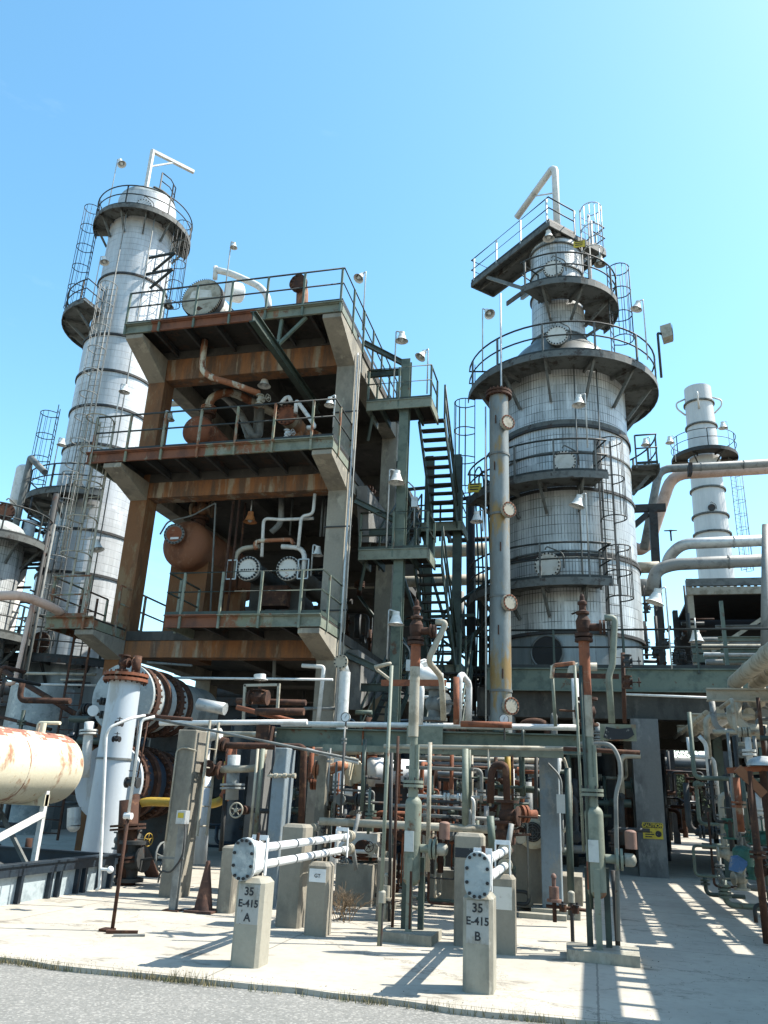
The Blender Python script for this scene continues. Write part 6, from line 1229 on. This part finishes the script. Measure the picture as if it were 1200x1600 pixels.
for i, (x, z, r, m, y1) in enumerate(((3.0, 4.15, .15, 'pipe_cream', 17.9), (3.42, 4.16, .17, 'pipe_cream', 17.9), (3.9, 4.12, .12, 'pipe_grey', 24), (4.3, 4.2, .2, 'galv', 24), (4.9, 4.15, .16, 'pipe_white', 24), (5.4, 4.12, .14, 'pipe_grey', 24), (5.9, 4.15, .18, 'galv', 24))):
    pipe('pipe', ['fat pale pipe entering high from the right edge, nearest', 'second fat pale pipe high at the right edge', 'grey pipe high on the rack beyond the fat pale pipes', 'silver pipe high on the rack', 'white pipe high on the rack', 'narrow grey pipe high on the rack', 'outermost silver pipe on the rack'][i], [(x, 4.0 if i > 1 else 12.9, z), (x, y1, z)]+([(x, y1+.01, z), (x, y1+.3, z-.4)] if i < 2 else []), r, m, n=16, hoops=1.4)
for i, (x, r, m) in enumerate(((2.32, .05, 'pipe_cream'), (2.55, .12, 'pipe_cream'), (2.85, .10, 'pipe_white'), (3.12, .11, 'pipe_cream'), (3.4, .10, 'pipe_grey'))):
    pipe('pipe', ['slim', 'broad', 'white', 'second broad', 'grey'][i]+' pipe on the low tier passing under the pale rack beam', [(x, 17.4, 3.48), (x, 24.0, 3.48)], r, m, n=12, hoops=2.1)
pipe('pipe', 'large pale elbow sweeping down under the right rack beam', [W(1146, 1098, 15.5), W(1148, 1128, 15.5), W(1165, 1142, 15.5), W(1230, 1147, 15.5)], .13, 'pipe_cream', bend=.35, n=14)
pipe('pipe', 'pale pipe dropping from the rack and running right', [W(1112, 1096, 15.9), W(1117, 1132, 15.9), W(1128, 1143, 15.9), W(1230, 1146, 15.9)], .055, 'pipe_grey', bend=.15)
pipe('pipe', 'pale offset pipe with two bends under the low rack tier', [W(1075, 1152, 17), W(1079, 1182, 17), W(1115, 1184, 17), W(1123, 1255, 17)], .04, 'pipe_white', bend=.12)
pipe('pipe', 'pale straight dropper beside the two bend pipe', [W(1092, 1150, 16.9), W(1103, 1162, 16.9), W(1112, 1256, 16.9)], .04, 'pipe_white', bend=.08)
pipe('pipe', 'bright thin line stretching level right of the tower deck', [W(978, 1085, 19), W(1130, 1091, 19)], .025, 'pipe_white')
add('slanted_bar', G().bar(W(1152, 1200, 12.6), W(1194, 1242, 12.6), .08, .12), 'green_rust', label='slanted steel bar leaning at the right edge', cat='bar')
add('motor_box', G().dome(W(1195, 1197, 13), (0, 0, 1), .25, .14, 24, 6), 'galv', label='domed silver cover on the rust bar at the right edge', cat='cover')
add('rust_bar', G().bar(W(1136, 1204, 13.2), W(1230, 1199, 13.2), .08, .08), 'rust_bright', label='rust red bar level at the right edge', cat='bar')
for i, (px, py0, py1, Y, r, m, lab) in enumerate((
    (1170, 1205, 1478, 12.6, .05, 'rust', 'near rust post at the right edge'), (1192, 1205, 1470, 13.2, .055, 'rust', 'second rust post at the right edge'),
    (1137, 1145, 1250, 14, .025, 'pipe_grey', 'thin grey dropper under the large elbow'), (1147, 1150, 1262, 14.4, .035, 'steel_dark', 'dark dropper under the large elbow'),
    (1168, 1152, 1200, 14.2, .05, 'pipe_white', 'white dropper right of the large elbow'), (1178, 1150, 1200, 14.6, .03, 'pipe_grey', 'slim grey dropper by the white one'),
    (1184, 1090, 1195, 13.6, .03, 'rust', 'thin rust dropper at the right edge'), (1150, 1215, 1300, 13.8, .05, 'rust_bright', 'short rust column by the slanted bar'),
    (1160, 1215, 1310, 14.2, .03, 'green', 'green tube by the slanted bar'), (1142, 1215, 1310, 14.4, .03, 'pipe_grey', 'grey tube left of the slanted bar'), (1133, 1210, 1330, 15, .04, 'steel_dark', 'dark tube left of the slanted bar'), (1183, 1235, 1300, 14, .05, 'pipe_white', 'white tube right of the slanted bar'))):
    a = W(px, py0, Y); b = V((a.x, a.y, max(.02, zat(py1, a.x, Y)))); pipe('pipe', lab, [a, b], r, m, (.5,) if r > .04 else ())
random.seed(77)
mm[:] = MM0
tangle(64, 2.0, 4.4, 13.0, 18.0, .3, 3.0, 'short process pipe tangled at the right edge', 'pipes tangled at the right edge', nm='utility_pipe')
for i in range(16):
    p = V((random.uniform(2.1, 3.4), random.uniform(13, 16), random.uniform(.5, 1.6))); valve('process_valve', 'valve in the tangle of pipes at the right edge', p, random.choice(((1, 0, 0), (0, 0, 1))), random.choice(((0, 0, 1), (-1, -.3, 0))), random.uniform(.06, .1), random.choice(['rust', 'steel_grey', 'valve_green', 'pipe_cream']), 'steel_grey', group='valves in the tangle at the right edge')
p = W(1160, 1330, 13.6); add('valve_cover', G().dome(p, (0, 0, 1), .14, .08, 20).cyl(p-V((0, 0, .2)), p, .14, n=20), 'valve_green', label='green domed valve cover at the right edge', cat='cover')
p = W(1152, 1353, 13.3); add('blue_rag', G().prism([p+V((-.12, 0, -.06)), p+V((.05, .02, -.1)), p+V((.14, 0, .02)), p+V((.02, .03, .1)), p+V((-.08, 0, .08))], (.02, .12, .04)), 'tarp_blue', label='crumpled blue and white wrapping at the right edge', cat='wrapping')
# ================================================================ UNDER THE DECK AND FAR BACKGROUND
random.seed(13)
for i in range(30):
    x = random.uniform(-2.2, 6.5); y = random.uniform(24, 33); h_ = random.uniform(1.2, 3.6); r = random.uniform(.05, .2)
    if 1.95 < x*25/y < 3.7: continue
    pipe('riser', 'dark riser in the shade under the deck', [(x, y, 0), (x, y, h_)], r, random.choice(['steel_dark', 'blue_dark', 'steel_grey', 'rust']), (.5,), group='risers in the shade under the deck', n=10)
tangle(34, -2.4, 1.0, 20.5, 24.5, .5, 3.3, 'pipe in the shade under the left of the deck', 'pipes in the shade under the left of the deck', (.04, .12))
tangle(22, 4.4, 8.5, 24.5, 32, .3, 3.3, 'pipe in the shade under the right of the deck', 'pipes in the shade under the right of the deck', (.04, .12))
for i, (x, y, r, h_) in enumerate(((-1.2, 26, .9, 3.2), (.6, 29, .8, 3.4), (5.4, 27, .9, 3.0))):
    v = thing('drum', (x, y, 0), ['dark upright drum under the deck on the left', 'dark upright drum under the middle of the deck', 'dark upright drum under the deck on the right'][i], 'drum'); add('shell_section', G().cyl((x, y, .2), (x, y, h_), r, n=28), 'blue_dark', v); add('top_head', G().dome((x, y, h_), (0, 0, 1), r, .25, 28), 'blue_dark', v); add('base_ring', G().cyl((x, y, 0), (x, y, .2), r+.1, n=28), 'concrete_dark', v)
def far_rack(label, x0, x1, y, z, step, m='steel_dark', n=5, lev=2):
    t = thing('process_rack', (x0, y, 0), label, 'pipe rack'); x = x0
    while x <= x1+.01: add('post', G().box((x-.15, y-.15, 0), (x+.15, y+.15, z)), m, t); add('post', G().box((x-.15, y+3.85, 0), (x+.15, y+4.15, z)), m, t); x += step
    for l in range(lev):
        zz = z-.2-l*(z*.35); add('beam', G().box((x0-.3, y-.1, zz-.15), (x1+.3, y+.1, zz+.15)), m, t)
        for k in range(n): r = random.uniform(.08, .3); yy = y+.4+k*.75; add('pipe', G().cyl((x0-1, yy, zz+.15+r), (x1+1, yy, zz+.15+r), r, n=10), random.choice(['steel_grey', 'pipe_grey', 'steel_dark', 'rust', 'pipe_cream']), t)
    return t
far_rack('long dark pipe rack behind the banded tower', -50, -13.5, 33, 5.4, 4.5, lev=3); far_rack('dark pipe rack behind the concrete frame', -12.5, -3.0, 35, 5.0, 3, lev=3)
far_rack('distant pipe rack beyond the deck', -4, 24, 44, 5.5, 4); far_rack('farthest pipe rack against the sky at the right', 5, 60, 62, 9, 6)
def block(label, x0, x1, y0, y1, z, m, wins=0):
    t = thing('backdrop_block', ((x0+x1)/2, y0, 0), label, 'building'); add('wall', G().box((x0, y0, 0), (x1, y1, z)), m, t); add('roof', G().box((x0-.2, y0-.2, z), (x1+.2, y1+.2, z+.2)), 'steel_dark', t)
    for i in range(wins): x = x0+(i+.5)*(x1-x0)/wins; add('window', G().box((x-.5, y0-.03, z*.45), (x+.5, y0+.05, z*.75)), 'black', t)
block('long low dark backdrop added behind the concrete frame to keep it dark', -14.5, -3.2, 40.5, 48, 5.2, 'concrete_dark', 5); block('low dark building far behind the tank', -60, -16, 40, 50, 5.5, 'concrete_dark', 9); block('low pale building far beyond the deck', -1.5, 3.1, 50, 58, 4.5, 'concrete_dark', 2); block('low dark backdrop added to close the bright gap behind the small tree', 3.4, 9.3, 64, 70, 4.2, 'concrete_dark', 3); block('low building far at the right', 9.5, 40, 48, 56, 4.6, 'concrete_dark', 6)  # frame and tree blocks are dark fill added against bright gaps
block('added dark backdrop standing for shade behind the risers under the deck', -3.4, 3.1, 36.8, 38.5, 4.9, 'steel_dark'); block('added dark backdrop standing for shade at the back right of the deck', 5.6, 16, 36.8, 39, 4.9, 'steel_dark')  # dark fill added to blacken the light gaps beneath the deck
# dim vessels crowding the shade under the concrete frame
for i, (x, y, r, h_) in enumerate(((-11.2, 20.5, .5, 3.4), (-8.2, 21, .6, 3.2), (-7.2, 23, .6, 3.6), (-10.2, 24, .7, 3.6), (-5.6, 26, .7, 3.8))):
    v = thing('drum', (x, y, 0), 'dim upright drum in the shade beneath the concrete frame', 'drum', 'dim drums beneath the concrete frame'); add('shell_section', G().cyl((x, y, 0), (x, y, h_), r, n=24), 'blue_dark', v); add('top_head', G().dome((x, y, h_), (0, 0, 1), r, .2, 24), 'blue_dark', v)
MM = mm[:]; mm[:] = ['steel_dark', 'rust', 'green_dark', 'steel_dark', 'blue_dark']  # darker palette: the shade on these pipes is put into their colours
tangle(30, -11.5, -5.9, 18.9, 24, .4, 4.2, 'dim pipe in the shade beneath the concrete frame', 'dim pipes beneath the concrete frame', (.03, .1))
tangle(22, -11.0, -7.0, 24.5, 30, 6.0, 8.8, 'dim pipe at the back of the lowest open level', 'dim pipes at the back of the lowest open level', (.05, .13))
tangle(20, -10.8, -7.2, 24.5, 30, 10.4, 12.8, 'dim pipe at the back of the middle level', 'dim pipes at the back of the middle level', (.05, .13))
block('added dark backdrop for the shade at the back of the lowest open level', -16.8, -9.0, 33.2, 36, 9.3, 'steel_dark')  # dark fill added to block the sky seen between the floors
tangle(26, -24, -13.6, 22, 27, .5, 5.2, 'dim pipe low behind the rusty tank', 'dim pipes low behind the rusty tank', (.05, .14))
tangle(22, -13, -10.6, 14.5, 17.6, .4, 3.6, 'pipe in the shade left of the big exchangers', 'pipes in the shade left of the big exchangers', (.03, .08))
# a tree and scrub seen through the passage at right
tr_ = thing('tree', (5.4, 54, 0), 'small green tree glimpsed through the passage under the deck', 'tree'); add('trunk', G().cyl((5.4, 54, 0), (5.4, 54, 2.6), .16, .1, n=10), 'rust', tr_); g = G(); random.seed(2)
for i in range(2600):
    a = V((random.gauss(0, 1), random.gauss(0, 1), random.gauss(0, .7))); p = V((5.4, 54, 3.2))+a*1.3; d1 = V((random.uniform(-1, 1), random.uniform(-1, 1), random.uniform(-1, 1))).normalized()*.13; d2 = V((random.uniform(-1, 1), random.uniform(-1, 1), random.uniform(-1, 1))).normalized()*.13; n = len(g.v); g.v += [p, p+d1, p+d2]; g.face([n, n+1, n+2])
add('crown', g, 'foliage', tr_)

# grit and leaf litter on the pad
g = G(); random.seed(41)
for i in range(900):
    if random.random() < .5: x, y = random.uniform(.2, 3.5), random.uniform(7.8, 13)
    elif random.random() < .5: x, y = random.uniform(-7, 2), 7.72+abs(random.gauss(0, .12))
    else: x, y = random.uniform(-7, .5), random.uniform(9.5, 13)
    s = random.uniform(.0015, .006)*(1.8 if random.random() < .06 else 1); a = random.uniform(0, 3.14); u = V((math.cos(a), math.sin(a), 0))*s; v = V((-math.sin(a), math.cos(a), 0))*s*random.uniform(.4, 1); c = V((x, y, .002))
    g.prism([c-u, c-v, c+u*.8, c+v], (0, 0, s*.5))
add('grit', g, 'concrete_dark', label='scattered grit and leaf litter on the concrete pad', cat='litter', kind='stuff')
# conduits, boxes and drips that dress the near columns
for i, (px, py, Y, lab) in enumerate(((878, 1256, 13.55, 'grey junction box on the right side of the right blue column'), (640, 1040, 19.5, 'small grey box strapped to the green stair post'), (648, 785, 19.4, 'pale box hung on the lower stair landing rail'))):
    c = W(px, py, Y); t = thing('junction_box', c, lab, 'box'); add('casing', G().box(c+V((-.08, -.06, -.14)), c+V((.08, .06, .14))), 'galv', t); add('conduit', G().tube([c+V((0, 0, -.14)), c+V((0, 0, -.7))], .018, 6), 'pipe_grey', t); add('conduit', G().tube([c+V((0, 0, .14)), c+V((0, 0, .4)), c+V((-.2, 0, .6))], .018, 6, bend=.15), 'pipe_grey', t)
c = W(880, 1225, 13.5); pipe('conduit', 'pale conduit arching down beside the right blue column', [W(845, 1183, 13.4)+V((.35, 0, 0)), W(883, 1190, 13.4), W(892, 1225, 13.4), W(892, 1285, 13.4), W(880, 1300, 13.4)], .025, 'pipe_cream', bend=.2)

for px, py, Y, w_, lab in ((905, 381, 24.4, .2, 'small yellow plate by the ladder at the top of the ribbed tower'), (742, 762, 23.5, .22, 'small yellow plate beside the black conduits left of the standpipe')):
    c = W(px, py, Y); t = thing('caution_plate', c, lab, 'sign'); add('sign_plate', G().box(c+V((-w_, 0, -w_*.7)), c+V((w_, .02, w_*.7))), 'sign_yellow', t)
    for k in range(3): add('marks', G().box(c+V((-w_*.75, -.006, w_*(.45-.4*k))), c+V((w_*(.7-.1*k), -.001, w_*(.62-.4*k)))), 'stencil', t)

# dark steel frame filling the gap behind the stair
sf2 = thing('steel_frame', (-4, 27, 0), 'dark cross braced steel frame seen through the gap behind the stair', 'steel frame')
for x in (-7.2, -5.4, -3.4): add('post', G().ibeam((x, 27.2, 0), (x, 27.2, 9.6 if x < -5 else 8.2), .24, .24, .03, up=(0, 1, 0)), 'steel_dark', sf2)
for z in (3.6, 5.6, 7.4): add('beam', G().ibeam((-7.2, 27.05, z), (-2.6, 27.05, z), .12, .24), 'green_dark', sf2)
for a, b in (((-5.4, 27.1, 3.8), (-3.4, 27.1, 5.5)), ((-3.4, 27.3, 3.8), (-5.4, 27.3, 5.5)), ((-7.2, 27.1, 5.7), (-5.4, 27.1, 7.3)), ((-5.4, 27.1, 7.3), (-3.4, 27.1, 5.7))): add('brace', G().bar(a, b, .09, .09), 'steel_dark', sf2)
pf = add('platform', G().box((-5.4, 25.6, 5.5), (-2.7, 27.0, 5.56)), 'grating', sf2); rail(pf, [[(-5.4, 25.6, 5.56), (-2.7, 25.6, 5.56)]], 'green_dark', 1.07, 1.0, r=.03)
tangle(20, -5.6, -2.7, 25.2, 27.5, 3.2, 6.4, 'dark pipe in the frame behind the stair', 'pipes in the frame behind the stair', (.03, .08), nm='utility_pipe')
# layered green steelwork at the right end of the deck
gs = thing('equipment_skid', (7.5, 24, 5.13), 'layered green steel skid with bundled pale pipes at the right end of the deck', 'skid')
for k, (z, m) in enumerate(((.25, 'green'), (.62, 'green_light'), (.95, 'green'), (1.35, 'green_light'), (1.75, 'steel_grey'))): add('beam', G().channel((3.9, 24.6+.25*k, DZ+z), (13, 24.6+.25*k, DZ+z), .08, .13, -1, .02), m, gs)
for x in (3.95, 5.6, 7.3, 9.0, 10.7): add('post', G().bar((x, 24.5, DZ), (x, 24.5, DZ+2.3), .1, .1), 'green', gs)
for i in range(5): add('pipe', G().cyl((3.6, 25.9+.25*i, DZ+.5+.28*i), (13, 25.9+.25*i, DZ+.5+.28*i), .07+.02*(i % 2), n=10), ['pipe_cream', 'pipe_grey', 'galv'][i % 3], gs)
for x in (5.0, 6.4, 8.0): add('pump', G().cyl((x, 25.4, DZ+.4), (x+.7, 25.4, DZ+.4), .2, n=16).box((x-.1, 25.2, DZ), (x+.8, 25.6, DZ+.2)), 'cabinet_grey', gs)
mm[:] = ['steel_dark', 'rust', 'blue_dark', 'steel_dark']
# dark lines closing the passage
tangle(26, 3.1, 5.6, 34, 42, .5, 3.8, 'dark pipe glimpsed far down the passage', 'far pipes down the passage', (.04, .1), nm='utility_pipe')
